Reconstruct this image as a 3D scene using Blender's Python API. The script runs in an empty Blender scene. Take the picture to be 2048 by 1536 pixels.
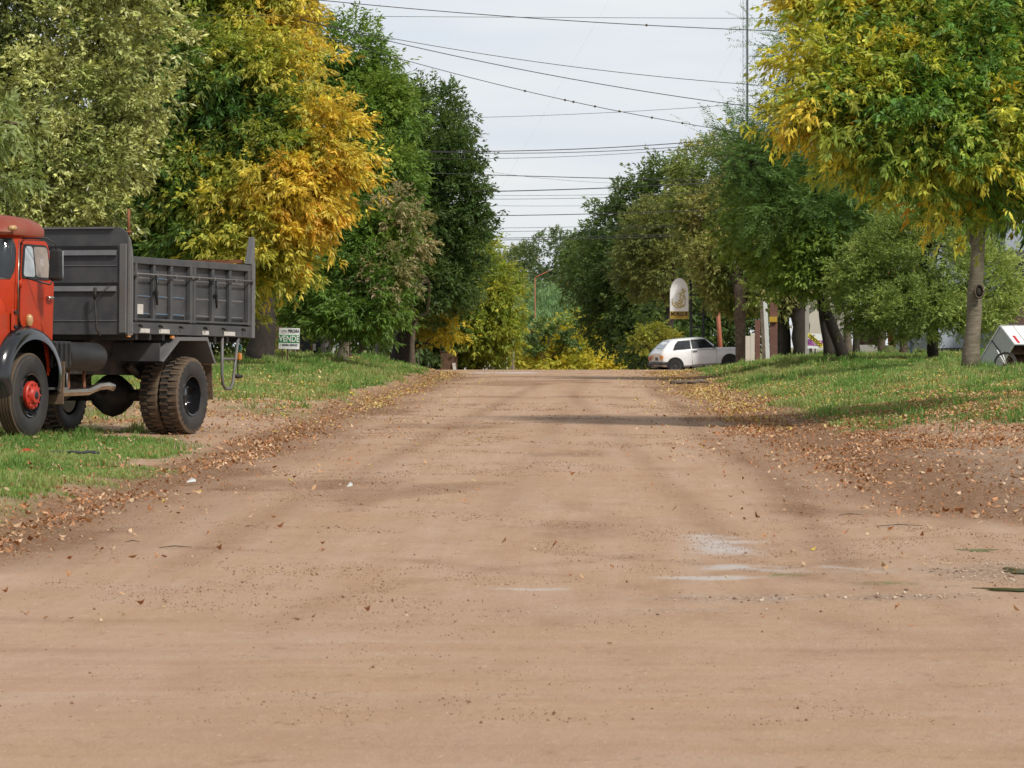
import bpy, bmesh, math, random
import numpy as np
from mathutils import Vector, Matrix, Euler
random.seed(7)
rng = np.random.default_rng(11)
PI = math.pi
sc = bpy.context.scene
COL = sc.collection
R = math.radians

# ------------------------------------------------------------------ view facts measured from the photograph
F, VX, VY, EYE = 8000.0, 1160.0, 650.0, 1.5      # focal length in px of a 2048 px frame, vanishing point of the road
def at(px, py, Y):
    return Vector(((px - VX) / F * Y, Y, EYE - (py - VY) / F * Y))

# ------------------------------------------------------------------ noise
def _hash(ix, iy, s):
    n = (ix * 374761393 + iy * 668265263 + s * 974634777) & 0xffffffff
    n = ((n ^ (n >> 13)) * 1274126177) & 0xffffffff
    return ((n ^ (n >> 16)) & 0xffff) / 65535.0
def vnoise(x, y, s=0):
    x = np.asarray(x, float); y = np.asarray(y, float)
    x0 = np.floor(x).astype(np.int64); y0 = np.floor(y).astype(np.int64)
    fx = x - x0; fy = y - y0
    fx = fx * fx * (3 - 2 * fx); fy = fy * fy * (3 - 2 * fy)
    a = _hash(x0, y0, s); b = _hash(x0 + 1, y0, s); c = _hash(x0, y0 + 1, s); d = _hash(x0 + 1, y0 + 1, s)
    return (a * (1 - fx) + b * fx) * (1 - fy) + (c * (1 - fx) + d * fx) * fy
def fbm(x, y, s=0, o=4):
    t = 0; a = .5
    for k in range(o):
        t = t + a * vnoise(x * 2 ** k, y * 2 ** k, s + k * 17); a *= .5
    return t / (1 - .5 ** o)
def sst(a, b, x):
    t = np.clip((x - a) / (b - a), 0, 1)
    return t * t * (3 - 2 * t)

# ------------------------------------------------------------------ terrain
def road_z(Y):
    d = np.clip(Y - 128, 0, None)
    near = -.00045 * np.minimum(d, 42) ** 2
    return near - .018 * np.clip(d - 42, 0, 500)
def edgeL(Y):      # left edge of the carriageway
    e = -4.05 + .22 * (vnoise(Y * .12, 3.3, 5) - .5) + .16 * (vnoise(Y * .6, 7.7, 6) - .5)
    e = e - 5.5 * sst(0, 1, (26 - Y) / 5) ** 2 - 60 * sst(17, 12, Y)          # corner with the near cross street
    e = e - 3.4 * sst(121, 131.5, Y) ** 2 - 60 * sst(130, 134, Y)             # corner with the far one
    return np.where(Y > 150, -4.2 - 60 * sst(154, 150, Y), e)
def edgeR(Y):
    e = 2.85 + .22 * (vnoise(Y * .12, 9.3, 8) - .5) + .16 * (vnoise(Y * .6, 2.7, 9) - .5)
    e = e + 4.0 * sst(0, 1, (34 - Y) / 8) ** 2 + 60 * sst(19, 12, Y)
    e = e + 2.6 * sst(124, 136, Y) ** 2 + 60 * sst(140, 144, Y)
    return np.where(Y > 160, 3.2 + 60 * sst(164, 160, Y), e)
def height(X, Y):
    X = np.asarray(X, float); Y = np.asarray(Y, float)
    z = road_z(Y)
    eL, eR = edgeL(Y), edgeR(Y)
    # left verge
    dl = np.clip(eL - X, 0, None)
    bank = .13 * (1 - sst(30, 42, Y) * (1 - sst(60, 66, Y))) + .015
    hl = np.interp(Y, [20, 36, 46, 50, 56, 64, 80, 100, 118, 140, 170], [.1, .08, .05, .07, .0, .1, .22, .36, .38, .3, .2])
    zl = bank * sst(0, .55, dl) + hl * sst(0.2, 3.2, dl) + .01 * np.clip(dl - 4, 0, 20)
    # right verge
    dr = np.clip(X - eR, 0, None)
    hr = np.interp(Y, [20, 36, 50, 62, 80, 95, 112, 126, 140, 170], [.03, .1, .24, .3, .38, .46, .60, .42, .1, .1])
    zr = .05 * sst(0, .6, dr) + hr * sst(0.2, 4.6, dr) + .008 * np.clip(dr - 5, 0, 20)
    far = 1 - sst(240, 500, Y)
    z = z + (zl + zr) * far
    inner = np.clip(1 - (dl + dr), 0, 1)
    z = z + inner * .03 * (1 - ((X + .6) / 3.5) ** 2).clip(-1, 1) * sst(24, 34, Y) * (1 - sst(118, 128, Y))
    # ruts, lumps
    w = 1 - sst(60, 140, Y)
    z = z + w * (.022 * (fbm(X * .9, Y * .35, 21) - .5) + .014 * (fbm(X * 4, Y * 2.2, 22) - .5) * np.where(dl + dr > 0.02, 3.2, 1.0))
    crumb = sst(-.7, -.1, -np.abs(X - eL + .1)) + sst(-.7, -.1, -np.abs(X - eR - .1))
    z = z + crumb * .035 * (fbm(X * 7, Y * 5, 24) - .5) * w
    return z
def hz(x, y): return float(height(np.array([x]), np.array([y]))[0])

def m_grass(X, Y):
    tyre = 1 - .85 * np.exp(-(((X + 6.0) / 1.6) ** 2 + ((Y - 52.6) / 2.6) ** 2) ** 2) - .6 * np.exp(-(((X + 6.6) / .9) ** 2 + ((Y - 48.3) / 1.3) ** 2) ** 2); tyre = np.clip(tyre, 0, 1)
    n = fbm(X * .8, Y * .35, 31) - .5; n2 = fbm(X * 2.6, Y * 1.1, 33) - .5
    dl = edgeL(Y) - X; dr = X - edgeR(Y)
    gl_near = sst(.15, 1.1, dl + n * 2.0 + n2 * .9) * (1 - sst(49, 54, Y + n * 14 + n2 * 8 + (X + 6) * 3.0))
    under = .85 * sst(-.02, .12, n + n2 * .8) * sst(1.5, 2.3, dl + n * 2) * (1 - sst(56, 62, Y)) * sst(46, 50, Y)
    gl_far = sst(.25, .9, dl + n * 1.0 + n2 * .5) * sst(62, 74, Y + n * 16 + n2 * 10 + (-6 - X) * 1.2)
    gl = np.maximum(np.maximum(gl_near, under) * tyre, gl_far) * (1 - sst(130, 134, Y))
    gr = sst(.35, 1.3, dr + n * 1.2 + n2 * .5) * sst(51, 63, Y + n * 12 + n2 * 9 + (X - 4) * 1.8) * (1 - sst(140, 143, Y))
    gfar = sst(150, 165, Y) * (dl + dr > 0) + (np.abs(X) > 30) * 1.0
    return np.clip(np.where(X < -1, gl, gr) + gfar, 0, 1)
def m_moist(X, Y):   # darker reddish loose soil along the edges and in the wheel tracks
    dl = X - edgeL(Y); dr = edgeR(Y) - X
    n = fbm(X * 1.7, Y * .25, 41)
    m = 1.1 * sst(1.9, .2, dl + n * .8) * sst(-.7, -.1, dl) * .95 + 1.1 * sst(2.1, .3, dr + n * .9) * sst(-2.6, -.6, dr + (n - .5) * 1.5) * sst(26, 34, Y)
    def band(xc, w, y0, y1, s): return s * np.exp(-((X - xc) / w) ** 2) * sst(y0 - 2, y0 + 2, Y) * (1 - sst(y1 - 4, y1 + 4, Y))
    m = m + band(-2.2 + .02 * (Y - 40), .18, 24, 100, .35) + band(-.55 + .01 * (Y - 40), .2, 30, 110, .22)
    m = m + band(.75 - .02 * (Y - 40), .16, 26, 90, .28) + band(1.75 + .1 * np.sin(Y * .2), .17, 24, 95, .42)
    # curved tracks of vehicles that turned into the cross street
    for cx, cy, r, s in ((-7.5, 20.3, 8.2, .55), (-7.5, 20.3, 9.6, .4), (8.5, 20.2, 8.6, .55), (8.5, 20.2, 10.0, .45), (9.5, 22, 8.4, .5), (7.2, 19.5, 6.6, .3)):
        d = np.hypot(X - cx, Y - cy) - r
        m = m + .6 * s * np.exp(-(d / .13) ** 2) * sst(17, 21, Y) * (1 - sst(33, 42, Y)) * sst(.3, .7, fbm(X * 1.6, Y * 1.0, 44))
    for yc, s in ((12.6, .25), (14.3, .35), (16.1, .25), (18.4, .25), (20.2, .3)):
        m = m + s * np.exp(-((Y - yc - .5 * (fbm(X * .25, yc * 3, 46) - .5)) / .16) ** 2) * sst(.45, .75, fbm(X * .8, Y * .8 + yc * 3, 45))
    blob = sst(.56, .72, fbm(X * .55, Y * .22 + 40, 47)) * .55 * sst(18, 24, Y)
    return np.clip(m + blob, 0, 1)
def m_stain(X, Y):   # pale grey damp silt
    n = fbm(X * 2.6, Y * 1.6, 51, 5); n2 = fbm(X * 6.5, Y * 5, 52)
    def b(cx, cy, rx, ry): return np.exp(-(((X - cx) / rx) ** 2 + ((Y - cy) / ry) ** 2))
    a = b(.95, 27.2, .35, 1.5) + .9 * b(1.15, 24.8, .55, .45) + .8 * b(-.3, 22.7, .42, .22) + .9 * b(.75, 23.8, .55, .22) + .5 * b(1.9, 24.6, .5, .8) + .45 * b(1.3, 22.0, .9, .3) + .4 * b(.5, 22.3, .35, .2)
    far = b(-2.4, 125.5, 1.5, 3.2) + .5 * b(-.6, 121, 1.4, 2)
    return np.clip(sst(.36, .85, a * (.1 + 1.5 * n) + .5 * (n2 - .5) * (a > .08)) * .9 + sst(.45, .9, far * (.4 + 1.2 * fbm(X * 1.2, Y * .25, 53))), 0, 1)
def m_gravel(X, Y):
    n = fbm(X * 1.5, Y * .8, 61)
    def b(cx, cy, rx, ry): return np.exp(-(((X - cx) / rx) ** 2 + ((Y - cy) / ry) ** 2))
    a = b(1.6, 22.0, 1.2, .35) + b(2.3, 24.4, .8, 1.3) + b(.3, 20.9, 1.0, .25) * .6
    dr = X - edgeR(Y); dl = edgeL(Y) - X
    a = a + .9 * sst(.9, 2.0, dr + n) * (1 - sst(50, 56, Y)) + .6 * sst(.3, .8, dl) * (1 - sst(1.2, 2.4, dl)) * (1 - sst(58, 64, Y))
    return np.clip(a * sst(.3, .6, n), 0, 1)
def m_algae(X, Y):
    n = fbm(X * 5, Y * 3, 71)
    def b(cx, cy, rx, ry): return np.exp(-(((X - cx) / rx) ** 2 + ((Y - cy) / ry) ** 2))
    a = b(1.22, 24.0, .2, .3) + .8 * b(1.72, 23.3, .25, .25) + .35 * b(.95, 25.9, .3, .5) + .5 * b(2.3, 23.0, .5, .4)
    return np.clip(sst(.42, .85, a * (.1 + 1.6 * n)), 0, 1)

def link(o, parent=None):
    COL.objects.link(o)
    if parent is not None: o.parent = parent
    return o
def tag(o, label=None, cat=None, group=None, kind=None):
    if label: o['label'] = label
    if cat: o['category'] = cat
    if group: o['group'] = group
    if kind: o['kind'] = kind
    return o
def empty(name, loc=(0, 0, 0), rz=0, label=None, cat=None, group=None):
    o = bpy.data.objects.new(name, None); o.location = loc; o.rotation_euler = (0, 0, rz); o.empty_display_size = .1
    link(o); return tag(o, label, cat, group)

def fast_mesh(name, V, Fq, mat=None, cols=None, parent=None, smooth=False, attrs=None):
    V = np.asarray(V, np.float32); Fq = np.asarray(Fq, np.int32)
    k = Fq.shape[1]
    me = bpy.data.meshes.new(name)
    me.vertices.add(len(V)); me.vertices.foreach_set('co', V.ravel())
    me.loops.add(Fq.size); me.loops.foreach_set('vertex_index', Fq.ravel())
    me.polygons.add(len(Fq))
    me.polygons.foreach_set('loop_start', np.arange(0, Fq.size, k, dtype=np.int32))
    me.polygons.foreach_set('loop_total', np.full(len(Fq), k, np.int32))
    me.polygons.foreach_set('use_smooth', np.full(len(Fq), smooth))
    if cols is not None:
        a = me.color_attributes.new('Col', 'FLOAT_COLOR', 'POINT')
        c = np.ones((len(V), 4), np.float32); c[:, :cols.shape[1]] = cols
        a.data.foreach_set('color', c.ravel())
    for nm, arr in (attrs or {}).items():
        a = me.color_attributes.new(nm, 'FLOAT_COLOR', 'POINT')
        c = np.ones((len(V), 4), np.float32); c[:, :arr.shape[1]] = arr
        a.data.foreach_set('color', c.ravel())
    me.update(calc_edges=True)
    if mat: me.materials.append(mat)
    o = bpy.data.objects.new(name, me)
    return link(o, parent)

# ------------------------------------------------------------------ materials
class NT:
    def __init__(s, name):
        s.m = bpy.data.materials.new(name); s.m.use_nodes = True
        s.t = s.m.node_tree; s.t.nodes.clear()
    def n(s, typ, **kw):
        nd = s.t.nodes.new(typ)
        for k, v in kw.items():
            if k.startswith('i_'):
                key = k[2:].replace('_', ' ')
                nd.inputs[key].default_value = v
            else: setattr(nd, k, v)
        return nd
    def l(s, a, b): s.t.links.new(a, b)
    def mix(s, fac, a, b, blend='MIX'):
        nd = s.n('ShaderNodeMix', data_type='RGBA', blend_type=blend)
        for i, v in ((0, fac), (6, a), (7, b)):
            if hasattr(v, 'links'): s.l(v, nd.inputs[i])
            elif i == 0: nd.inputs[0].default_value = v
            else: nd.inputs[i].default_value = (*v[:3], 1)
        return nd.outputs[2]
    def math(s, op, a, b=0.0, clamp=False):
        nd = s.n('ShaderNodeMath', operation=op, use_clamp=clamp)
        for i, v in ((0, a), (1, b)):
            if hasattr(v, 'links'): s.l(v, nd.inputs[i])
            else: nd.inputs[i].default_value = v
        return nd.outputs[0]
    def ramp(s, v, a, b):
        nd = s.n('ShaderNodeMapRange', clamp=True); s.l(v, nd.inputs[0])
        nd.inputs[1].default_value = a; nd.inputs[2].default_value = b
        return nd.outputs[0]
    def noise(s, vec, scale, detail=4, rough=.6, stretch=None):
        if stretch:
            mp = s.n('ShaderNodeMapping'); s.l(vec, mp.inputs[0]); mp.inputs['Scale'].default_value = stretch; vec = mp.outputs[0]
        nd = s.n('ShaderNodeTexNoise'); s.l(vec, nd.inputs['Vector'])
        nd.inputs['Scale'].default_value = scale; nd.inputs['Detail'].default_value = detail; nd.inputs['Roughness'].default_value = rough
        return nd.outputs['Fac']
    def out(s, shader):
        o = s.n('ShaderNodeOutputMaterial'); s.l(shader, o.inputs[0]); return s.m

def paint(name, c, rough=.5, metal=0., var=.18, dirt=None, dirt_amt=.4, scale=3.0, bump=.0, bscale=40, coat=0., spec=.5):
    """plain surface colour broken up by two scales of noise, with optional dirt gathering low down"""
    t = NT(name); tc = t.n('ShaderNodeTexCoord'); v = tc.outputs['Object']
    n1 = t.noise(v, scale, 5, .65); n2 = t.noise(v, scale * 9, 3, .6)
    dark = tuple(x * (1 - var * 1.3) for x in c); light = tuple(min(1, x * (1 + var)) for x in c)
    col = t.mix(t.ramp(n1, .3, .7), dark, light)
    col = t.mix(t.math('MULTIPLY', t.ramp(n2, .55, .75), .35), col, tuple(x * .7 for x in c))
    if dirt:
        col = t.mix(t.math('MULTIPLY', t.ramp(n1, .45, .62), dirt_amt), col, dirt)
    b = t.n('ShaderNodeBsdfPrincipled'); t.l(col, b.inputs['Base Color'])
    rr = t.math('ADD', t.math('MULTIPLY', n1, .25), rough - .12, True); t.l(rr, b.inputs['Roughness'])
    b.inputs['Metallic'].default_value = metal; b.inputs['Coat Weight'].default_value = coat
    b.inputs['Specular IOR Level'].default_value = spec
    if bump:
        bp = t.n('ShaderNodeBump'); bp.inputs['Strength'].default_value = bump; bp.inputs['Distance'].default_value = .01
        t.l(t.noise(v, bscale, 5, .7), bp.inputs['Height']); t.l(bp.outputs[0], b.inputs['Normal'])
    return t.out(b.outputs[0])

def leaf_mat(name, trans=.42, rough=.45, spec=.35):
    t = NT(name); a = t.n('ShaderNodeAttribute', attribute_name='Col')
    b = t.n('ShaderNodeBsdfPrincipled'); t.l(a.outputs['Color'], b.inputs['Base Color'])
    b.inputs['Roughness'].default_value = rough; b.inputs['Specular IOR Level'].default_value = spec
    tr = t.n('ShaderNodeBsdfTranslucent')
    t.l(t.mix(1.0, a.outputs['Color'], (1.15, 1.1, .6), 'MULTIPLY'), tr.inputs['Color'])
    mx = t.n('ShaderNodeMixShader'); mx.inputs[0].default_value = trans
    t.l(b.outputs[0], mx.inputs[1]); t.l(tr.outputs[0], mx.inputs[2])
    return t.out(mx.outputs[0])

def soil_mat():
    t = NT('soil'); geo = t.n('ShaderNodeNewGeometry'); P = geo.outputs['Position']
    a1 = t.n('ShaderNodeAttribute', attribute_name='mask'); s1 = t.n('ShaderNodeSeparateColor'); t.l(a1.outputs['Color'], s1.inputs[0])
    a2 = t.n('ShaderNodeAttribute', attribute_name='mask2'); s2 = t.n('ShaderNodeSeparateColor'); t.l(a2.outputs['Color'], s2.inputs[0])
    grass, moist, stain = s1.outputs; gravel, algae, cross = s2.outputs
    nl = t.noise(P, .5, 4, .6, (1, .3, 1)); nm = t.noise(P, 2.2, 5, .65, (1, .35, 1))
    along = t.noise(P, 2.0, 6, .62, (1.7, .07, 1)); across = t.noise(P, 1.1, 6, .66, (.22, 1.7, 1))
    streak = t.n('ShaderNodeMix'); t.l(cross, streak.inputs[0]); t.l(along, streak.inputs[2]); t.l(across, streak.inputs[3]); streak = streak.outputs[0]
    fine = t.noise(P, 26, 4, .75); speck = t.noise(P, 75, 3, .7)
    base = t.mix(t.ramp(nl, .32, .68), (.420, .268, .172), (.478, .324, .230))
    base = t.mix(t.math('MULTIPLY', t.ramp(t.noise(P, .8, 5, .7, (.8, .5, 1)), .42, .62), .5), base, (.430, .268, .150))
    base = t.mix(t.math('MULTIPLY', t.ramp(streak, .46, .70), .5), base, (.36, .212, .125))
    base = t.mix(t.math('MULTIPLY', t.ramp(streak, .48, .30), .45), base, (.455, .335, .255))
    base = t.mix(t.math('MULTIPLY', t.ramp(nm, .5, .72), .35), base, (.33, .19, .11))
    # moist loose soil with crumbs
    mo = t.math('MULTIPLY', moist, t.math('ADD', t.math('MULTIPLY', t.ramp(fine, .40, .60), .6), .62), True)
    base = t.mix(mo, base, (.205, .108, .056))
    crumb = t.math('MULTIPLY', t.ramp(speck, .60, .70), t.math('ADD', t.math('MULTIPLY', moist, .7), t.math('MULTIPLY', t.ramp(nm, .46, .62), .45)), True)
    base = t.mix(crumb, base, (.16, .082, .042))
    grit = t.noise(P, 13, 7, .82, (1, .4, 1)); grit2 = t.noise(P, 5, 6, .75, (.6, .5, 1))
    base = t.mix(t.math('MULTIPLY', t.ramp(grit, .51, .60), t.math('ADD', .05, t.math('MULTIPLY', t.ramp(grit2, .52, .66), .70))), base, (.235, .128, .068))
    base = t.mix(t.math('MULTIPLY', t.ramp(grit, .45, .36), .28), base, (.54, .40, .30))
    pale = t.math('MULTIPLY', t.ramp(t.noise(P, 30, 2, .5, (1, .5, 1)), .69, .73), .65)
    base = t.mix(pale, base, (.58, .44, .32))
    base = t.mix(t.math('MULTIPLY', stain, t.math('ADD', t.math('MULTIPLY', t.ramp(fine, .36, .56), .5), .35)), base, (.56, .53, .52))
    vo = t.n('ShaderNodeTexVoronoi'); t.l(P, vo.inputs['Vector']); vo.inputs['Scale'].default_value = 34
    gcol = t.mix(t.ramp(vo.outputs['Color'], .2, .9), (.22, .14, .095), (.50, .385, .29))
    base = t.mix(t.math('MULTIPLY', gravel, t.ramp(fine, .35, .55)), base, gcol)
    base = t.mix(t.math('MULTIPLY', algae, t.math('MULTIPLY', t.ramp(grit, .40, .58), .8)), base, (.13, .15, .035))
    gc = t.mix(t.ramp(nm, .3, .7), (.11, .14, .04), (.22, .22, .085))
    gm = t.math('MULTIPLY', grass, t.math('ADD', t.math('MULTIPLY', t.ramp(fine, .35, .6), .5), .55), True)
    base = t.mix(gm, base, gc)
    b = t.n('ShaderNodeBsdfPrincipled'); t.l(base, b.inputs['Base Color'])
    rg = t.math('SUBTRACT', .92, t.math('MULTIPLY', stain, .30)); t.l(rg, b.inputs['Roughness'])
    b.inputs['Specular IOR Level'].default_value = .25
    bp = t.n('ShaderNodeBump'); bp.inputs['Strength'].default_value = .8; bp.inputs['Distance'].default_value = .03
    hgt = t.math('ADD', t.math('ADD', t.math('MULTIPLY', fine, .5), t.math('MULTIPLY', grit, -.8)), t.math('MULTIPLY', streak, .8))
    hgt = t.math('ADD', hgt, t.math('MULTIPLY', vo.outputs['Distance'], t.math('MULTIPLY', gravel, 1.2)))
    t.l(hgt, bp.inputs['Height']); t.l(bp.outputs[0], b.inputs['Normal'])
    return t.out(b.outputs[0])

M = {}
M['soil'] = soil_mat()
M['leaf'] = leaf_mat('leaf')
M['leaf_waxy'] = leaf_mat('leaf_waxy', .22, .34, .5)
M['litter'] = leaf_mat('dry_leaf', .15, .7, .2)
M['blade'] = leaf_mat('grass_blade', .35, .55, .3)
M['bark'] = paint('bark', (.10, .072, .05), .9, var=.45, scale=9, bump=.8, bscale=22)
M['bark_dark'] = paint('bark_dark', (.035, .027, .021), .9, var=.4, scale=9, bump=.8, bscale=22)
def banded():
    t = NT('bark_banded'); v = t.n('ShaderNodeTexCoord').outputs['Object']
    a = t.noise(v, 3.0, 5, .7, (1, 1, 7)); b_ = t.noise(v, 1.6, 4, .6); c = t.noise(v, 30, 4, .7, (1, 1, 3))
    col = t.mix(t.ramp(a, .35, .65), (.105, .08, .055), (.235, .195, .145)); col = t.mix(t.math('MULTIPLY', t.ramp(b_, .45, .62), .55), col, (.085, .085, .04))
    p = t.n('ShaderNodeBsdfPrincipled'); t.l(col, p.inputs['Base Color']); p.inputs['Roughness'].default_value = .85
    bp = t.n('ShaderNodeBump'); bp.inputs['Strength'].default_value = .7; bp.inputs['Distance'].default_value = .02; t.l(t.math('ADD', a, t.math('MULTIPLY', c, .5)), bp.inputs['Height']); t.l(bp.outputs[0], p.inputs['Normal'])
    return t.out(p.outputs[0])
M['bark_banded'] = banded()
M['bark_pale'] = paint('bark_pale', (.27, .22, .165), .85, var=.3, dirt=(.10, .09, .05), dirt_amt=.5, scale=6, bump=.5, bscale=30)

# ------------------------------------------------------------------ build ground
def axis_pts(lo, hi, step_fn):
    out = [lo]
    while out[-1] < hi: out.append(out[-1] + step_fn(out[-1]))
    return np.array(out)
xs_in = axis_pts(-17, 16, lambda x: .05 if -5.2 < x < 3.9 else (.085 if -8.5 < x < 8.5 else .16))
out_r = 16.5 + np.cumsum(np.geomspace(.6, 160, 24)); out_l = -17.5 - np.cumsum(np.geomspace(.6, 160, 24))
xs = np.concatenate([out_l[::-1], xs_in, out_r])
ys_in = axis_pts(9, 172, lambda y: max(.075, y * .0048))
ys = np.concatenate([[-300, -120, -50, -20, -8, 0, 4, 7], ys_in, 174 + np.cumsum(np.geomspace(1.5, 220, 40))])
GX, GY = np.meshgrid(xs, ys)
GZ = height(GX, GY)
nx, ny = len(xs), len(ys)
Vg = np.stack([GX.ravel(), GY.ravel(), GZ.ravel()], 1)
mask = np.stack([m_grass(GX, GY), m_moist(GX, GY), m_stain(GX, GY)], -1).reshape(-1, 3)
cross = np.maximum(1 - sst(18, 24, GY), sst(131, 134, GY) * (1 - sst(150, 155, GY)))
mask2 = np.stack([m_gravel(GX, GY), m_algae(GX, GY), cross], -1).reshape(-1, 3)
ii, jj = np.meshgrid(np.arange(nx - 1), np.arange(ny - 1))
q = (jj * nx + ii).ravel(); quads = np.stack([q, q + 1, q + 1 + nx, q + nx], 1)
cxm = (xs[:-1] + xs[1:])[ii.ravel()] / 2; cym = (ys[:-1] + ys[1:])[jj.ravel()] / 2
zone = np.where(cxm < edgeL(cym), 1, np.where(cxm > edgeR(cym), 2, 0))
for z, nm, lab in ((0, 'dirt_road', 'reddish beige unpaved street with wheel tracks and damp patches'), (1, 'verge_left', 'raised grassy verge along the left of the dirt street'), (2, 'verge_right', 'sloping verge of grass and bare soil along the right')):
    fq = quads[zone == z]
    used, inv = np.unique(fq, return_inverse=True)
    o = fast_mesh(nm, Vg[used], inv.reshape(fq.shape), M['soil'], smooth=True, attrs={'mask': mask[used], 'mask2': mask2[used]})
    tag(o, lab, 'ground', kind='structure')

# ------------------------------------------------------------------ grass, litter
def in_view(X, Y, pad=.7):
    px = VX + F * X / Y
    return (px > -pad / Y * F) & (px < 2048 + pad / Y * F)
def blades(name, n, xr, yr, size, width, label, dens_fn=None, ybias=1.0):
    u = rng.random(n); Y = yr[0] + (yr[1] - yr[0]) * u ** ybias
    X = rng.uniform(xr[0], xr[1], n)
    g = m_grass(X, Y)
    if dens_fn is not None: g = g * dens_fn(X, Y)
    clump = sst(.30, .62, fbm(X * 2.2, Y * 1.0, 81)) * sst(.22, .42, fbm(X * .9, Y * .25, 85))
    keep = (rng.random(n) < g ** 1.4 * (.16 + .84 * clump)) & in_view(X, Y, 2.0)
    X, Y = X[keep], Y[keep]; n = len(X)
    Z = height(X, Y) - .01
    tall = .35 + 1.0 * fbm(X * 1.4, Y * .6, 82) + 1.2 * sst(.62, .78, fbm(X * 2.1, Y * .9, 84))
    L = size * rng.uniform(.5, 1.3, n) * tall * np.clip(.5 + g[keep], .4, 1.2); W = width * rng.uniform(.7, 1.3, n) * (1 + Y / 160)
    a = rng.uniform(0, 2 * PI, n); lean = rng.uniform(.15, .95, n); la = rng.uniform(0, 2 * PI, n)
    dx, dy = np.cos(a) * W / 2, np.sin(a) * W / 2
    P = np.stack([X, Y, Z], 1)
    mid = P + np.stack([np.cos(la) * lean * L * .25, np.sin(la) * lean * L * .25, L * .6], 1)
    tip = P + np.stack([np.cos(la) * lean * L * .8, np.sin(la) * lean * L * .8, L * np.clip(1.02 - lean * .45, .2, 1)], 1)
    off = np.stack([dx, dy, 0 * dx], 1)
    V = np.stack([P - off, P + off, mid + off * .8, tip, mid - off * .8], 1).reshape(-1, 3)
    i = np.arange(n)[:, None] * 5
    T = np.concatenate([i + [0, 1, 2], i + [0, 2, 4], i + [4, 2, 3]])
    pal = np.array([[.12, .235, .045], [.20, .335, .078], [.29, .38, .115], [.40, .38, .17]])
    f = np.clip((fbm(X * .9, Y * .28, 83) - .5) * 2.4 + .45 + rng.normal(0, .18, n), 0, .999) * 2.6
    k = f.astype(int); fr = (f - k)[:, None]
    c = pal[k] * (1 - fr) + pal[k + 1] * fr
    dry = rng.random(n) < .04 + .25 * sst(.6, .75, fbm(X * .8, Y * .3, 86)); c[dry] = pal[3]
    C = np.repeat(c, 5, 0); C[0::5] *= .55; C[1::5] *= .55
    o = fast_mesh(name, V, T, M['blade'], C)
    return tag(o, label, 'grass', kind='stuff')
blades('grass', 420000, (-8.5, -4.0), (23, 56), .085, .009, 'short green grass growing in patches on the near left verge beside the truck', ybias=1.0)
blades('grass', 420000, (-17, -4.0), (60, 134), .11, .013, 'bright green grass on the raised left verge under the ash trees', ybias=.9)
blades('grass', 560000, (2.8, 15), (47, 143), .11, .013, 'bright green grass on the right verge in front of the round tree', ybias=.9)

def litter_density(X, Y):
    dl = edgeL(Y) - X; dr = X - edgeR(Y)
    n = fbm(X * 1.3, Y * .5, 91)
    a = .70 * np.exp(-((dl + .05 + (n - .5) * .9) / .28) ** 2) * sst(17, 24, Y) * (.45 + .9 * sst(.38, .6, fbm(X * .4, Y * .16, 96)))
    a += .55 * sst(54, 60, Y) * (1 - sst(78, 86, Y)) * sst(.0, .8, dl) * sst(.35, .6, n)
    a += .13 * sst(0, .4, dl) * (.3 + n)
    b = .9 * np.exp(-((dr + .1 + (n - .5) * 1.3) / .42) ** 2) * (.22 * sst(26, 30, Y) + .78 * sst(38, 46, Y)) * (.3 + 1.1 * sst(.42, .6, fbm(X * .5, Y * .18, 97)))
    b += 1.0 * sst(44.5, 48, Y + (X - 4) * .6) * (1 - sst(55, 68, Y)) * sst(.1, 1.0, dr) * (.35 + .65 * sst(.32, .56, n)) + .05 * sst(28, 34, Y) * sst(.2, .8, dr) * (1 - sst(44, 50, Y))
    b += .35 * sst(70, 76, Y) * (1 - sst(90, 115, Y)) * sst(.2, .8, dr) * sst(2.6, .8, dr)
    b += .11 * sst(0, .6, dr) * (.3 + n) + .55 * sst(52, 58, Y) * (1 - sst(66, 84, Y + (6 - X) * 2)) * sst(.8, 2, dr) * sst(.35, .6, n)
    road = .012 + .05 * sst(1.1, .2, -dl) + .07 * sst(1.4, .2, -dr) + .03 * sst(.45, .7, fbm(X * .7, Y * .2, 93)) * sst(24, 34, Y)
    return np.where(X < -.6, a, b) + road * (dl < 0) * (dr < 0)
LEAF_PAL = np.array([[.50, .25, .125], [.57, .34, .19], [.42, .19, .09], [.62, .43, .28], [.34, .145, .065], [.64, .47, .09], [.60, .50, .22]])
def leaf_quads(X, Y, S, pk, lift=.006, flat=.5):
    n = len(X); Z = height(X, Y) + lift + .05 * np.clip(m_grass(X, Y) * 1.3 - .3, 0, 1)
    a = rng.uniform(0, 2 * PI, n); L = S; W = S * rng.uniform(.35, .6, n)
    t1 = rng.normal(0, flat, n) * .6; t2 = rng.normal(0, flat, n)
    d = np.stack([np.cos(a), np.sin(a), t1], 1); s = np.stack([-np.sin(a), np.cos(a), t2], 1)
    P = np.stack([X, Y, Z + np.abs(t1) * L * .5 + np.abs(t2) * W * .4], 1)
    curl = (rng.random(n) ** 2 * .6 * L)[:, None] * np.array([0, 0, 1.])
    b = P - d * L[:, None] / 2 + curl; e = P + d * L[:, None] / 2 + curl * .7
    l1 = P + s * W[:, None] / 2 - d * L[:, None] * .08; r1 = P - s * W[:, None] / 2 - d * L[:, None] * .08
    l2 = P + s * W[:, None] * .36 + d * L[:, None] * .22; r2 = P - s * W[:, None] * .36 + d * L[:, None] * .22
    V = np.stack([b, r1, r2, e, l2, l1], 1)
    return V
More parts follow.
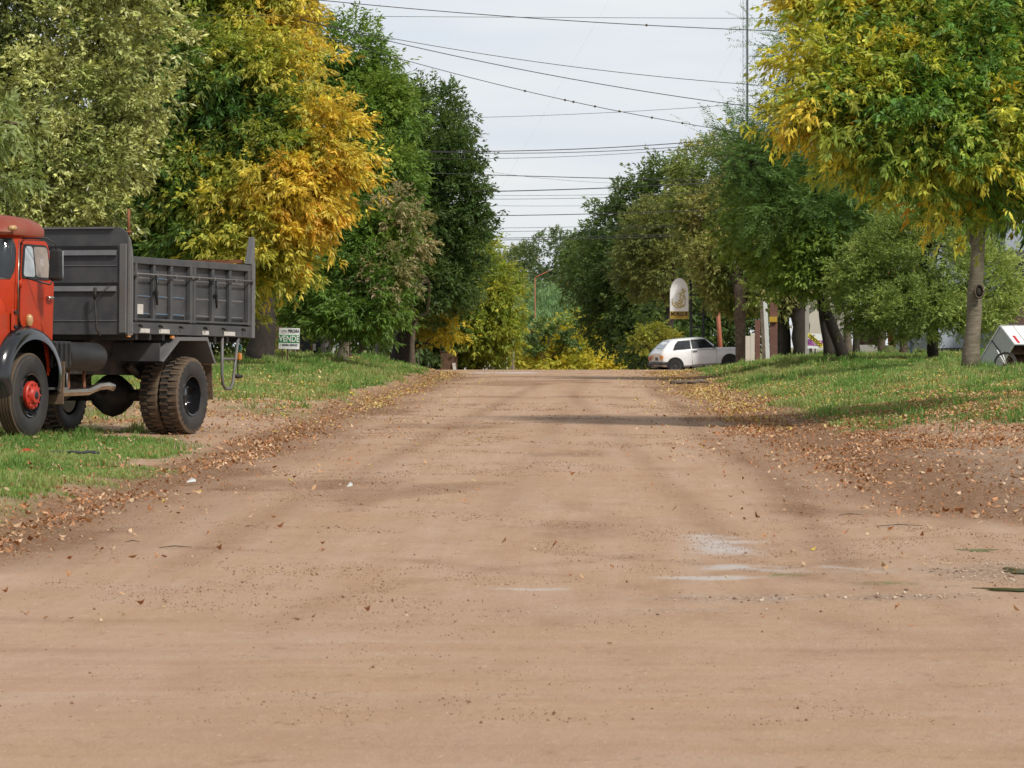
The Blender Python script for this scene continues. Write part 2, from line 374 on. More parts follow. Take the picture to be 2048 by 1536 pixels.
def litter(name, n, xr, yr, label, mn=.028, mx=.066):
    Y = yr[0] + (yr[1] - yr[0]) * rng.random(n); X = rng.uniform(xr[0], xr[1], n)
    keep = (rng.random(n) < litter_density(X, Y)) & in_view(X, Y, 1.5)
    X, Y = X[keep], Y[keep]; n = len(X)
    yel = sst(50, 80, Y) * .45
    pk = np.where(rng.random(n) < yel, rng.integers(5, 7, n), rng.integers(0, 5, n))
    V = leaf_quads(X, Y, mn + (mx - mn) * rng.random(n) ** 1.4, pk).reshape(-1, 3)
    i = np.arange(n)[:, None] * 6
    Q = np.concatenate([i + [0, 1, 4, 5], i + [1, 2, 3, 4]])
    Q = np.concatenate([i + [0, 1, 2, 5], i + [2, 3, 4, 5]])
    c = LEAF_PAL[pk] * rng.uniform(.65, 1.15, (n, 1))
    o = fast_mesh(name, V, Q, M['litter'], np.repeat(c, 6, 0))
    tag(o, label, 'leaf litter', kind='stuff')
litter('leaf_litter', 150000, (-9, -2.2), (18, 132), 'drift of dry fallen leaves along the left edge of the street')
litter('leaf_litter', 300000, (1.0, 12), (24, 135), 'dry brown leaves spread over the bare soil and edge on the right')
# single leaves lying on the carriageway
protos = []
for k in range(8):
    V = leaf_quads(np.array([0.]), np.array([0.]), np.array([.075]), None, lift=0)[0]
    V = V - V.mean(0); V[:, 2] -= V[:, 2].min() - .002
    c = np.repeat(LEAF_PAL[[k % 7]] * .9, 6, 0)
    protos.append((V, c, k % 7 >= 5))
cnt = 0; meshes = {}
while cnt < 290:
    Y = 17.5 + 94 * random.random() ** 1.2; X = random.uniform(-3.7, 2.8)
    if random.random() > (.35 + .65 * float(fbm(np.array([X]), np.array([Y * .3]), 95)[0])): continue
    k = random.randrange(8)
    if k not in meshes:
        V, c, yl = protos[k]
        o = fast_mesh('fallen_leaf', V, np.array([[0, 1, 2, 5], [2, 3, 4, 5]]), M['litter'], c); meshes[k] = o.data
    else: o = link(bpy.data.objects.new('fallen_leaf', meshes[k]))
    s = random.uniform(.4, .95) * (.75 if Y < 26 else 1)
    o.location = (X, Y, hz(X, Y) + .002); o.rotation_euler = (0, 0, random.uniform(0, 6.28)); o.scale = (s, s, s)
    if protos[k][2]: tag(o, 'yellow fallen leaf lying alone on the dirt street', 'leaf', 'single yellow leaves on the dirt street')
    else: tag(o, 'dry brown fallen leaf lying alone on the dirt street', 'leaf', 'single brown leaves on the dirt street')
    cnt += 1
# pebbles at the flooded corner
def crumbs():
    n = 420000; Y = 15 + 60 * rng.random(n) ** 1.35; X = rng.uniform(-4.6, 4.2, n)
    f = fbm(X * 1.3 + .5 * Y, Y * .45, 141); f2 = fbm(X * 4.5, Y * 2.2, 142)
    d = .05 + 1.0 * np.clip(m_moist(X, Y) - .15, 0, 1) + 1.3 * sst(.54, .64, f) * (.25 + .75 * sst(19, 23, Y))
    k = (rng.random(n) < d * sst(.34, .64, f2) * .75) & in_view(X, Y, .5); X, Y = X[k], Y[k]; n = len(X)
    S = (.0015 + .0055 * rng.random(n) ** 1.8) * (1 + 1.0 * (rng.random(n) < .03)) * (.75 + Y / 90)
    base = np.array([[1, 0, 0], [-.4, .9, 0], [-.5, -.8, 0], [0, 0, .9]])
    a = rng.uniform(0, 6.28, n); ca, sa = np.cos(a), np.sin(a)
    B = np.stack([base[None, :, 0] * ca[:, None] - base[None, :, 1] * sa[:, None], base[None, :, 0] * sa[:, None] + base[None, :, 1] * ca[:, None], np.repeat(base[None, :, 2], n, 0)], 2)
    V = B * S[:, None, None] * rng.uniform(.7, 1.4, (n, 4, 1)) + np.stack([X, Y, height(X, Y) - .001], 1)[:, None]
    i = np.arange(n)[:, None] * 4
    T = np.concatenate([i + t for t in ([0, 1, 3], [1, 2, 3], [2, 0, 3])])
    pal = np.array([[.20, .11, .06], [.27, .155, .088], [.16, .085, .045], [.56, .42, .30]])
    ci = np.where(rng.random(n) < .10, 3, rng.integers(0, 3, n))
    o = fast_mesh('soil_crumbs', V.reshape(-1, 3), T, M['litter'], np.repeat(pal[ci], 4, 0))
    tag(o, 'loose dark crumbs of soil scattered over the dirt street', 'soil', kind='stuff')
crumbs()
def pebbles():
    n = 7000; X = rng.uniform(-.6, 3.6, n); Y = rng.uniform(19.8, 30, n)
    k = rng.random(n) < m_gravel(X, Y) ** 1.5 * .8; X, Y = X[k], Y[k]; n = len(X)
    S = rng.uniform(.005, .015, n)
    base = np.array([[1, 0, 0], [0, 1, 0], [-1, 0, 0], [0, -1, 0], [0, 0, .8], [0, 0, -.4]])
    V = base[None] * S[:, None, None] * rng.uniform(.6, 1.3, (n, 6, 1)) + np.stack([X, Y, height(X, Y) + S * .2], 1)[:, None]
    i = np.arange(n)[:, None] * 6
    T = np.concatenate([i + t for t in ([0, 1, 4], [1, 2, 4], [2, 3, 4], [3, 0, 4], [1, 0, 5], [2, 1, 5], [3, 2, 5], [0, 3, 5])])
    pal = np.array([[.58, .42, .30], [.36, .22, .15], [.66, .54, .42], [.22, .14, .10]])
    o = fast_mesh('pebbles', V.reshape(-1, 3), T, M['litter'], np.repeat(pal[rng.integers(0, 4, n)], 6, 0), smooth=True)
    tag(o, 'small pebbles washed out around the puddles at the right corner', 'gravel', kind='stuff')
pebbles()
# ------------------------------------------------------------------ mesh builder
class MB:
    def __init__(s): s.v = []; s.f = []; s.sm = []
    def add(s, V, Fs, smooth=False):
        b = len(s.v); s.v += [tuple(p) for p in V]
        s.f += [tuple(b + i for i in f) for f in Fs]; s.sm += [smooth] * len(Fs); return s
    def box(s, c, d, rot=None, taper=None):
        hx, hy, hz_ = d[0] / 2, d[1] / 2, d[2] / 2
        V = [Vector((x * hx, y * hy, z * hz_)) for z in (-1, 1) for y in (-1, 1) for x in (-1, 1)]
        if taper:
            for p in V:
                if p.z > 0: p.x *= taper[0]; p.y *= taper[1]
        if rot is not None:
            Rm = rot if isinstance(rot, Matrix) else Euler(rot).to_matrix()
            V = [Rm @ p for p in V]
        V = [p + Vector(c) for p in V]
        return s.add(V, [(0, 2, 3, 1), (4, 5, 7, 6), (0, 1, 5, 4), (2, 6, 7, 3), (0, 4, 6, 2), (1, 3, 7, 5)])
    def bar(s, p0, p1, w, h=None, up=(0, 0, 1)):
        p0, p1 = Vector(p0), Vector(p1); h = h or w
        d = (p1 - p0); L = d.length; d.normalize(); u = Vector(up)
        if abs(d.dot(u)) > .98: u = Vector((0, 1, 0))
        sx = d.cross(u).normalized(); uz = sx.cross(d)
        V = [p + sx * a * w / 2 + uz * b * h / 2 for p in (p0, p1) for a, b in ((-1, -1), (1, -1), (1, 1), (-1, 1))]
        return s.add(V, [(3, 2, 1, 0), (4, 5, 6, 7), (0, 1, 5, 4), (1, 2, 6, 5), (2, 3, 7, 6), (3, 0, 4, 7)])
    def tube(s, pts, r, n=8, cap=True):
        pts = [Vector(p) for p in pts]; rs = r if hasattr(r, '__len__') else [r] * len(pts)
        V = []; prev = None
        for i, p in enumerate(pts):
            d = (pts[min(i + 1, len(pts) - 1)] - pts[max(i - 1, 0)])
            if d.length < 1e-9: d = Vector((0, 0, 1))
            d.normalize()
            if prev is None:
                u = Vector((1, 0, 0)) if abs(d.x) < .9 else Vector((0, 1, 0))
            else: u = prev
            a = (u - d * u.dot(d)).normalized(); b = d.cross(a); prev = a
            V += [p + (a * math.cos(t) + b * math.sin(t)) * rs[i] for t in (2 * PI * k / n for k in range(n))]
        Fs = [(i * n + k, i * n + (k + 1) % n, (i + 1) * n + (k + 1) % n, (i + 1) * n + k) for i in range(len(pts) - 1) for k in range(n)]
        s.add(V, Fs, True)
        if cap:
            b = len(s.v) - len(V)
            s.f.append(tuple(b + k for k in range(n))[::-1]); s.f.append(tuple(b + (len(pts) - 1) * n + k for k in range(n))); s.sm += [False, False]
        return s
    def lathe(s, prof, n=24, origin=(0, 0, 0), axis='y', closed=False, ring_fn=None):
        """prof: (radius, offset along axis)"""
        o = Vector(origin); V = []
        for (r, h) in prof:
            for k in range(n):
                t = 2 * PI * k / n
                if axis == 'y': p = Vector((r * math.cos(t), h, r * math.sin(t)))
                elif axis == 'x': p = Vector((h, r * math.cos(t), r * math.sin(t)))
                else: p = Vector((r * math.cos(t), r * math.sin(t), h))
                V.append(p + o)
        m = len(prof); Fs = []
        for i in range(m if closed else m - 1):
            j = (i + 1) % m
            for k in range(n): Fs.append((i * n + k, i * n + (k + 1) % n, j * n + (k + 1) % n, j * n + k))
        return s.add(V, Fs, True)
    def poly(s, pts, thick, axis='y', at_=0.0):
        """polygon given in the two other coordinates, extruded along axis from at_ by thick"""
        V = []
        for h in (at_, at_ + thick):
            for a, b in pts:
                V.append((a, h, b) if axis == 'y' else ((h, a, b) if axis == 'x' else (a, b, h)))
        n = len(pts)
        Fs = [tuple(range(n)), tuple(range(2 * n - 1, n - 1, -1))] + [(k, k + n, (k + 1) % n + n, (k + 1) % n) for k in range(n)]
        return s.add(V, Fs)
    def loft(s, rings, closed=True, caps=True, smooth=True):
        n = len(rings[0]); V = [p for r in rings for p in r]; Fs = []
        for i in range(len(rings) - 1):
            for k in range(n if closed else n - 1):
                Fs.append((i * n + k, i * n + (k + 1) % n, (i + 1) * n + (k + 1) % n, (i + 1) * n + k))
        s.add(V, Fs, smooth)
        if caps and closed:
            b = len(s.v) - len(V); s.f.append(tuple(b + k for k in range(n))[::-1]); s.f.append(tuple(b + (len(rings) - 1) * n + k for k in range(n))); s.sm += [smooth, smooth]
        return s
    def build(s, name, mat, parent=None, bevel=0, loc=None, recalc=True, autosm=None):
        me = bpy.data.meshes.new(name); me.from_pydata(s.v, [], s.f); me.polygons.foreach_set('use_smooth', s.sm)
        if recalc:
            bm = bmesh.new(); bm.from_mesh(me); bmesh.ops.recalc_face_normals(bm, faces=bm.faces); bm.to_mesh(me); bm.free()
        if autosm:
            me.set_sharp_from_angle(angle=R(autosm))
        me.materials.append(mat); me.update()
        o = bpy.data.objects.new(name, me); link(o, parent)
        if loc is not None: o.location = loc
        if bevel:
            b = o.modifiers.new('bevel', 'BEVEL'); b.width = bevel; b.segments = 2; b.limit_method = 'ANGLE'; b.angle_limit = R(40)
        return o

def text_mesh(name, body, size, mat, parent, M4, sx=1.0, extrude=.002, bold=0.0):
    cu = bpy.data.curves.new(name, 'FONT'); cu.body = body; cu.size = size; cu.extrude = extrude; cu.offset = bold
    cu.align_x = 'CENTER'; cu.align_y = 'CENTER'; cu.resolution_u = 3
    tmp = bpy.data.objects.new(name, cu); COL.objects.link(tmp)
    dg = bpy.context.evaluated_depsgraph_get(); me = bpy.data.meshes.new_from_object(tmp.evaluated_get(dg))
    COL.objects.unlink(tmp); bpy.data.objects.remove(tmp)
    me.transform(M4 @ Matrix.Diagonal((sx, 1, 1, 1))); me.materials.clear(); me.materials.append(mat); me.name = name
    return link(bpy.data.objects.new(name, me), parent)

# ------------------------------------------------------------------ trees
def hull_noise(P, seed, s=1.0):
    r = np.random.default_rng(seed); t = 0
    for k in range(5):
        d = r.normal(size=3); d /= np.linalg.norm(d)
        t = t + np.sin(P @ (d * s * (1 + .6 * k)) + r.uniform(0, 6.28)) / (1 + .35 * k)
    return t / 2.6
def leaves(name, blobs, n_puff, n_spray, n_leaf, L, W, palfn, parent, mat, seed=0, puff=.45, droop=.55, spread=.9, front=.35, shell=(.72, 1.06), comp=False, jitter=.16, tuft=.9, gain=1.25):
    """crown of leaf-sized faces: blobs -> puffs on the blob shells -> sprays -> leaflets"""
    r = np.random.default_rng(seed)
    B = np.array([[b[0].x, b[0].y, b[0].z, b[1], b[2], b[3]] for b in blobs])
    area = B[:, 3] * B[:, 5] + B[:, 3] * B[:, 4] + B[:, 4] * B[:, 5]
    bi = r.choice(len(B), n_puff * 2, p=area / area.sum())
    u = r.normal(size=(n_puff * 2, 3)); u /= np.linalg.norm(u, axis=1)[:, None]
    flip = (u[:, 1] > .25) & (r.random(len(u)) < front); u[flip, 1] *= -1
    rad = shell[0] + (shell[1] - shell[0]) * r.random(len(u)) ** .6
    C = B[bi, :3] + u * B[bi, 3:] * rad[:, None]
    outl = r.random(len(u)) < .13      # sprigs that stand out of the crown
    C[outl] = B[bi[outl], :3] + u[outl] * (B[bi[outl], 3:] + r.uniform(.1, .55, (outl.sum(), 1)) * puff * 1.6)
    # drop puffs buried in another blob
    buried = np.zeros(len(C), bool)
    for k in range(len(B)):
        d = (((C - B[k, :3]) / B[k, 3:]) ** 2).sum(1)
        buried |= (d < .36) & (bi != k)
    ok = np.where(~buried | (r.random(len(C)) < .15))[0][:n_puff]
    C, U = C[ok], u[ok]; n = len(C)
    ps = puff * r.uniform(.5, 1.25, n); ps[outl[ok]] *= .55
    tone_p = hull_noise(C, seed + 5, 1.3) + r.normal(0, .25, n)
    # sprays
    m = n * n_spray; idx = np.repeat(np.arange(n), n_spray)
    w = r.normal(size=(m, 3)); w /= np.linalg.norm(w, axis=1)[:, None]
    w[:, 2] += .25; w += U[idx] * .5
    # every puff is a branch end: it runs outwards from the crown, droops and spreads
    ax = U + r.normal(0, .45, (n, 3)); ax[:, 2] = ax[:, 2] * .7 + .1; ax /= np.linalg.norm(ax, axis=1)[:, None]
    al = r.uniform(-.6, 1.0, m); rad_ = r.random(m) ** .5 * (1 - .45 * np.clip(al, 0, 1))
    S = C[idx] + ax[idx] * (al * tuft * ps[idx] * 1.35)[:, None] + w * (ps[idx] * rad_ * (1 - .25 * tuft))[:, None] * np.array([1, 1, .75])
    S[:, 2] -= (np.clip(al, 0, 1) ** 2 * ps[idx] * droop * .6)
    D = w * spread + U[idx] * .6; D[:, 2] -= droop; D /= np.linalg.norm(D, axis=1)[:, None]
    # leaflets
    q = m * n_leaf; li = np.repeat(np.arange(m), n_leaf); t = np.tile(np.linspace(0, 1, n_leaf), m)
    sd = D[li]; side = np.cross(sd, np.array([0, 0, 1.]) + r.normal(0, .35, (m, 3))[li]); side /= np.linalg.norm(side, axis=1)[:, None] + 1e-6
    sign = np.where(np.arange(q) % 2 == 0, 1, -1)[:, None]
    if comp:    # pinnate frond: leaflets along a rachis
        base = S[li] + sd * (t * L * n_leaf * .28)[:, None]
        ld = sd * .45 + side * sign * 1.0 + r.normal(0, .12, (q, 3))
    else:
        base = S[li] + sd * (t * L * .9)[:, None] + r.normal(0, L * .12, (q, 3))
        ld = sd * (.5 + .6 * t)[:, None] + side * sign * (1.0 - t)[:, None] + r.normal(0, .28, (q, 3)); ld[:, 2] -= droop * .5
    ld /= np.linalg.norm(ld, axis=1)[:, None]
    ln = np.cross(ld, r.normal(0, 1, (q, 3)) * .8 + np.array([0, 0, 1.]) * .2 + np.cross(side, sd) * .9); ln /= np.linalg.norm(ln, axis=1)[:, None] + 1e-6
    Ls = (L * r.uniform(.5, 1.3, q))[:, None]; Ws = (W * r.uniform(.7, 1.2, q))[:, None]
    nrm = np.cross(ld, ln)
    v0 = base; v1 = base + ld * Ls * .42 + ln * Ws / 2 + nrm * Ws * .18; v2 = base + ld * Ls; v2 = v2 - np.array([0, 0, 1.]) * Ls * .12; v3 = base + ld * Ls * .42 - ln * Ws / 2 + nrm * Ws * .18
    V = np.stack([v0, v1, v2, v3], 1).reshape(-1, 3)
    i = np.arange(q)[:, None] * 4
    T = np.concatenate([i + [0, 1, 2], i + [0, 2, 3]])
    cp = palfn(C, U, tone_p, r)                    # colour per puff (n,3) ; second output colour mix for outliers
    cm = cp[idx] * .74 + .26 * cp[r.permutation(n)][idx]
    c = gain * cm[li] * (1 + r.normal(0, jitter, (m, 1)))[li] * (1 + r.normal(0, jitter * .6, (q, 1)))
    c = np.clip(c, .004, .95)
    o = fast_mesh(name, V, T, mat, np.repeat(c, 4, 0), parent)
    return o, C, ps

def pal_mix(pal, stops):
    pal = np.array(pal); stops = np.array(stops)
    def f(x):
        return np.stack([np.interp(x, stops, pal[:, k]) for k in range(3)], 1)
    return f

def limb_path(a, b, sag=.15, n=5, r=None, rs=random):
    a, b = Vector(a), Vector(b); out = []
    L = (b - a).length
    off = Vector((rs.uniform(-1, 1), rs.uniform(-1, 1), rs.uniform(-.2, .6))) * L * sag
    for k in range(n):
        t = k / (n - 1); p = a.lerp(b, t) + off * math.sin(PI * t) * .6 + Vector((rs.uniform(-1, 1), rs.uniform(-1, 1), rs.uniform(-1, 1))) * L * .018 * (0 < k < n - 1)
        out.append(p)
    return out
def wood(name, base, top, r0, r1, blobs, parent, mat, C=None, twigs=40, seed=1, bend=.05, flare=1.5, twig_r=.012, limb_to=None, n=10):
    rs = random.Random(seed); mb = MB()
    base, top = Vector(base), Vector(top)
    pts = []; K = 9
    bx, by = rs.uniform(-1, 1), rs.uniform(-1, 1); L = (top - base).length
    for k in range(K):
        t = k / (K - 1)
        pts.append(base.lerp(top, t) + Vector((bx, by, 0)) * bend * L * math.sin(PI * t) + Vector((rs.uniform(-1, 1), rs.uniform(-1, 1), 0)) * r0 * .15 * (k > 0))
    rr = [(r0 + (r1 - r0) * (k / (K - 1))) * (flare if k == 0 else (1 + (flare - 1) * .3 if k == 1 else 1)) * rs.uniform(.94, 1.06) for k in range(K)]
    pts[0] = pts[0] - Vector((0, 0, .12))
    mb.tube(pts, rr, n)
    ends = []
    for b in blobs:
        c = b[0]; st = pts[rs.choice([-1, -2, -1, -3])] if (c - top).length > .5 else pts[-1]
        end = c + Vector((0, 0, rs.uniform(-.1, .3) * b[3]))
        lp = limb_path(st, end, .14, 6, rs=rs); LL = (end - st).length
        ra = min(r1 * .75, .03 + LL * .022)
        mb.tube(lp, [ra * (1 - .75 * k / 5) for k in range(6)], 6, cap=False); ends.append((lp, ra))
    if C is not None and len(C):
        cen = np.array([[b[0].x, b[0].y, b[0].z] for b in blobs])
        for k in rs.sample(range(len(C)), min(twigs, len(C))):
            j = int(np.argmin(((cen - C[k]) ** 2).sum(1))); lp, ra = ends[j]
            st = lp[rs.choice([3, 4, 5])]; end = Vector(C[k])
            tp = limb_path(st, end, .12, 4, rs=rs)
            mb.tube(tp, [twig_r * 2.0, twig_r * 1.5, twig_r, twig_r * .5], 4, cap=False)
    return mb.build(name, mat, parent, recalc=False)

def bl(px, py, rx, ry, Y, ryd=None):
    """crown lobe: centre where it stands, radii in metres"""
    s = Y / F; p = at(px, py, Y)
    return (p, rx * s, (ryd if ryd else rx * s * .9), ry * s)

GREEN = [.055, .115, .022]; LGREEN = [.14, .21, .035]; YG = [.31, .32, .05]; YEL = [.62, .40, .035]; ORA = [.62, .25, .035]; DK = [.022, .045, .014]
def tree(name, label, base_px, Y, blobs, n_puff, n_spray, n_leaf, L, W, palfn, trunk=(.16, .09), topz=None, bend=.05, flare=1.5, mat=None, bark='bark', seed=0, leaf_part='crown', group=None, cat='tree', twigs=30, top_px=None, **kw):
    x = (base_px - VX) / F * Y; z = hz(x, Y)
    root = empty(name, (0, 0, 0), label=label, cat=cat, group=group)
    o, C, ps = leaves(leaf_part, blobs, n_puff, n_spray, n_leaf, L, W, palfn, None, mat or M['leaf'], seed=seed, **kw)
    tx = (top_px - VX) / F * Y if top_px is not None else x + .25 * (np.mean([b[0].x for b in blobs]) - x)
    tz = topz if topz is not None else z + .45 * (np.mean([b[0].z for b in blobs]) - z)
    w = wood('trunk', (x, Y, z), (tx, Y + .1, tz), trunk[0], trunk[1], blobs, None, M[bark], C, twigs=twigs, seed=seed + 3, bend=bend, flare=flare)
    root.location = (x, Y, z)
    for c in (o, w):
        c.data.transform(Matrix.Translation((-x, -Y, -z))); c.parent = root
    return root
# ------------------------------------------------------------------ crown colour rules
def lit(U): return np.clip(.5 + .5 * (U @ np.array([.45, -.5, .65])), 0, 1)
def pal_ash_left(C, U, t, r):
    # yellow and orange towards the street (right) and low down, olive above, green in the middle
    px = VX + F * C[:, 0] / C[:, 1]; py = VY - F * (C[:, 2] - EYE) / C[:, 1]
    s = .42 + (px - 520) / 520 + .34 * t + .22 * ((py > 300) & (px > 400)) - .36 * ((px < 600) & (py > 150) & (py < 320) & (px > 300)) - .12 * (px < 400) + .05 * (py < 120)
    f = pal_mix([[.06, .13, .028], [.14, .22, .04], [.32, .35, .06], [.53, .47, .085], [.66, .46, .065], [.62, .26, .045]], [-.1, .14, .38, .62, .92, 1.3])
    return f(s + r.normal(0, .13, len(s)))
def pal_ash_right(C, U, t, r):
    px = VX + F * C[:, 0] / C[:, 1]; py = VY - F * (C[:, 2] - EYE) / C[:, 1]
    s = .56 + (1735 - px) / 330 + .46 * t + .55 * sst(1930, 2020, px) * (py < 330) + .25 * (py > 330) - .1 * (py < 60)
    f = pal_mix([[.05, .12, .025], [.10, .20, .035], [.30, .35, .06], [.60, .49, .06], [.68, .38, .04], [.60, .20, .04]], [-.3, .2, .5, .8, 1.1, 1.6])
    return f(s + r.normal(0, .16, len(s)))
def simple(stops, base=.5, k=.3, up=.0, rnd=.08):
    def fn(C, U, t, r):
        s = base + k * t + up * (U[:, 2]) + r.normal(0, rnd, len(t))  # up paints light from above: upward-facing puffs get lighter leaf colours
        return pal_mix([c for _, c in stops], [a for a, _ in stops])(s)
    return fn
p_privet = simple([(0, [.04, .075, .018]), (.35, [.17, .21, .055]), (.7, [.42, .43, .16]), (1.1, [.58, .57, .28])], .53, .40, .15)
p_green = simple([(0, [.045, .10, .02]), (.5, [.125, .215, .04]), (.9, [.25, .32, .06]), (1.3, [.46, .36, .05])], .5, .3)
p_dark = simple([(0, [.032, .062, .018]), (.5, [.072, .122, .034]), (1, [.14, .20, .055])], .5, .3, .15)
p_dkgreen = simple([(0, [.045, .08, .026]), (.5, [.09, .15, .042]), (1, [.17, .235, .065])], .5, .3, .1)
p_ygreen = simple([(0, [.08, .14, .02]), (.5, [.22, .28, .04]), (.9, [.48, .40, .05]), (1.3, [.60, .30, .04])], .5, .35)
p_yellow = simple([(0, [.09, .14, .025]), (.4, [.30, .30, .045]), (.8, [.58, .46, .05])], .48, .4)
p_yellow2 = simple([(0, [.20, .23, .03]), (.4, [.50, .43, .05]), (.8, [.66, .50, .06])], .5, .25)
p_yellow3 = simple([(0, [.12, .17, .03]), (.35, [.27, .30, .045]), (.7, [.52, .46, .06]), (1, [.68, .54, .08])], .5, .35)
p_backg = simple([(0, [.06, .10, .022]), (.5, [.15, .19, .035]), (1, [.34, .33, .05])], .45, .35)
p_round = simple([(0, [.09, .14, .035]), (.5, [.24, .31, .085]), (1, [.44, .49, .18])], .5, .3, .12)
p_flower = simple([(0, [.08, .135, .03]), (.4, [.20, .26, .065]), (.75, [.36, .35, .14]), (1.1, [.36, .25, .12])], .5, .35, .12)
p_lime = simple([(0, [.05, .10, .02]), (.5, [.17, .26, .045]), (1, [.34, .40, .09])], .5, .3)
p_fern = simple([(0, [.04, .09, .025]), (.5, [.09, .17, .045]), (1, [.19, .29, .07])], .5, .3)
p_willow = simple([(0, [.09, .17, .07]), (.5, [.17, .28, .12]), (1, [.26, .38, .17])], .5, .3)
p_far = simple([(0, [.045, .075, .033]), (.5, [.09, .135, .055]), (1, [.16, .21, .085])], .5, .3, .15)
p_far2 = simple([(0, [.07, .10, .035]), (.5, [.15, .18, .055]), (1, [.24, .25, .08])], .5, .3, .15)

# ---- left side
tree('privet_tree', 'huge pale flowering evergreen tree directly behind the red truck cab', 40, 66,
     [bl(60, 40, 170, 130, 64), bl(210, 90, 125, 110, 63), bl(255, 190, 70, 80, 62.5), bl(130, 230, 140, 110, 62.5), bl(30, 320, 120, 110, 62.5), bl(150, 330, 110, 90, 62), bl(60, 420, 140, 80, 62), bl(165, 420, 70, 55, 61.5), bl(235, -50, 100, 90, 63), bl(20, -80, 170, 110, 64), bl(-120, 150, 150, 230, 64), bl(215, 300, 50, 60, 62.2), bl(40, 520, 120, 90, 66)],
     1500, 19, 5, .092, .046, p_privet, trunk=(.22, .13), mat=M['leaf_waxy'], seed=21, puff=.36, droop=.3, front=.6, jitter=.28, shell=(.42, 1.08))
tree('leafy_branch_tree', 'broad-leaved tree with large hanging leaves at the left frame edge', -330, 45,
     [bl(-120, 300, 100, 75, 45, .6), bl(0, 320, 45, 32, 45, .25), bl(-20, 260, 30, 30, 45, .3), bl(42, 250, 22, 18, 45, .2), bl(-90, 140, 60, 60, 45, .5), bl(15, 370, 30, 20, 45, .2)],
     90, 6, 6, .15, .055, simple([(0, [.10, .17, .05]), (.6, [.27, .32, .13]), (1, [.45, .45, .19])], .5, .3), trunk=(.12, .08), topz=4.2, seed=22, puff=.17, droop=.5, front=.5, twigs=20)
tree('ash_tree', 'large ash turning golden yellow and orange behind the dump body', 522, 104,
     [bl(430, 60, 150, 95, 100.0), bl(530, 30, 75, 75, 99.0), bl(440, 170, 140, 85, 98.0), bl(545, 150, 75, 65, 97.5), bl(330, 250, 90, 90, 99.0), bl(500, 270, 120, 75, 97.5), bl(615, 270, 80, 75, 97.0), bl(400, 370, 130, 85, 97.5), bl(550, 370, 110, 75, 96.5), bl(645, 350, 62, 62, 96.5), bl(340, 470, 110, 70, 98.0), bl(480, 470, 120, 65, 96.5), bl(605, 420, 58, 42, 96.5), bl(320, 120, 70, 110, 101.0), bl(460, -60, 140, 80, 100.0), bl(540, -50, 50, 50, 99.0), bl(520, 515, 70, 34, 97.0), bl(420, 560, 90, 50, 99.0)],
     2100, 16, 6, .175, .060, pal_ash_left, trunk=(.33, .24), seed=23, puff=.50, droop=.55, front=.6, twigs=140, topz=3.3, shell=(.5, 1.1), bark='bark_dark', jitter=.24, tuft=1.3)
tree('ash_tree', 'green ash with upright tips just right of the golden ash', 683, 112,
     [bl(690, 120, 62, 70, 112.0), bl(745, 250, 60, 95, 111.0), bl(690, 260, 90, 110, 112.0), bl(755, 150, 24, 60, 112.0), bl(790, 230, 30, 50, 111.0), bl(770, 360, 55, 60, 110.0), bl(700, 400, 90, 80, 111.0), bl(720, 480, 90, 60, 109.0), bl(690, 570, 100, 55, 108.0), bl(770, 500, 50, 50, 108.0), bl(590, 575, 55, 40, 109.0), bl(715, 630, 75, 26, 107.0), bl(640, 610, 50, 32, 108.0), bl(750, 590, 50, 40, 107.0)],
     1700, 11, 6, .17, .052, p_green, trunk=(.13, .09), seed=24, puff=.42, droop=.35, front=.6, twigs=80, topz=2.2, bark='bark_pale')
tree('flowering_tree', 'tree with dry pinkish seed clusters beside the green ash', 826, 126,
     [bl(800, 430, 34, 40, 108), bl(815, 500, 32, 40, 108), bl(770, 560, 45, 50, 107)],
     170, 7, 6, .13, .05, simple([(0, [.10, .15, .03]), (.5, [.40, .32, .19]), (1, [.55, .42, .33])], .5, .4), trunk=(.1, .06), seed=25, puff=.34, front=.5, twigs=30)
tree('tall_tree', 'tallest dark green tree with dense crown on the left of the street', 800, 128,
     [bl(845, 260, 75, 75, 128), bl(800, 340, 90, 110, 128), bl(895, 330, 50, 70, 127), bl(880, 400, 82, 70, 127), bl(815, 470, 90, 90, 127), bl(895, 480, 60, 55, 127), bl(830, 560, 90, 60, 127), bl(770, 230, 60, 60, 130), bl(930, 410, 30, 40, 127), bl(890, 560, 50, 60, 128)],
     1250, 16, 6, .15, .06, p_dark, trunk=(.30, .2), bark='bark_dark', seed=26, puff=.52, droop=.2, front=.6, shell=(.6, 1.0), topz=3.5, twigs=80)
tree('small_yellow_tree', 'low spreading tree with yellow leaves under the tall dark tree', 812, 131,
     [bl(885, 645, 18, 20, 128), bl(860, 662, 28, 10, 129), bl(825, 638, 30, 12, 129), bl(790, 622, 32, 12, 129), bl(845, 618, 22, 12, 130), bl(765, 640, 26, 10, 130), bl(905, 668, 20, 12, 128)],
     190, 7, 6, .12, .06, p_yellow, trunk=(.1, .06), seed=27, tuft=1.4, puff=.28, droop=.5, front=.5, bark='bark_dark')
tree('ash_tree', 'yellowish green ash at the far left corner above the brown box', 950, 152,
     [bl(940, 520, 40, 45, 153), bl(960, 570, 55, 50, 152), bl(985, 610, 38, 50, 151), bl(930, 620, 60, 50, 152), bl(970, 670, 50, 40, 151), bl(920, 690, 50, 35, 152), bl(1000, 665, 22, 45, 151)],
     900, 8, 6, .17, .065, p_ygreen, trunk=(.14, .09), seed=28, puff=.5, droop=.5, front=.5, bark='bark_dark', topz=2.0)
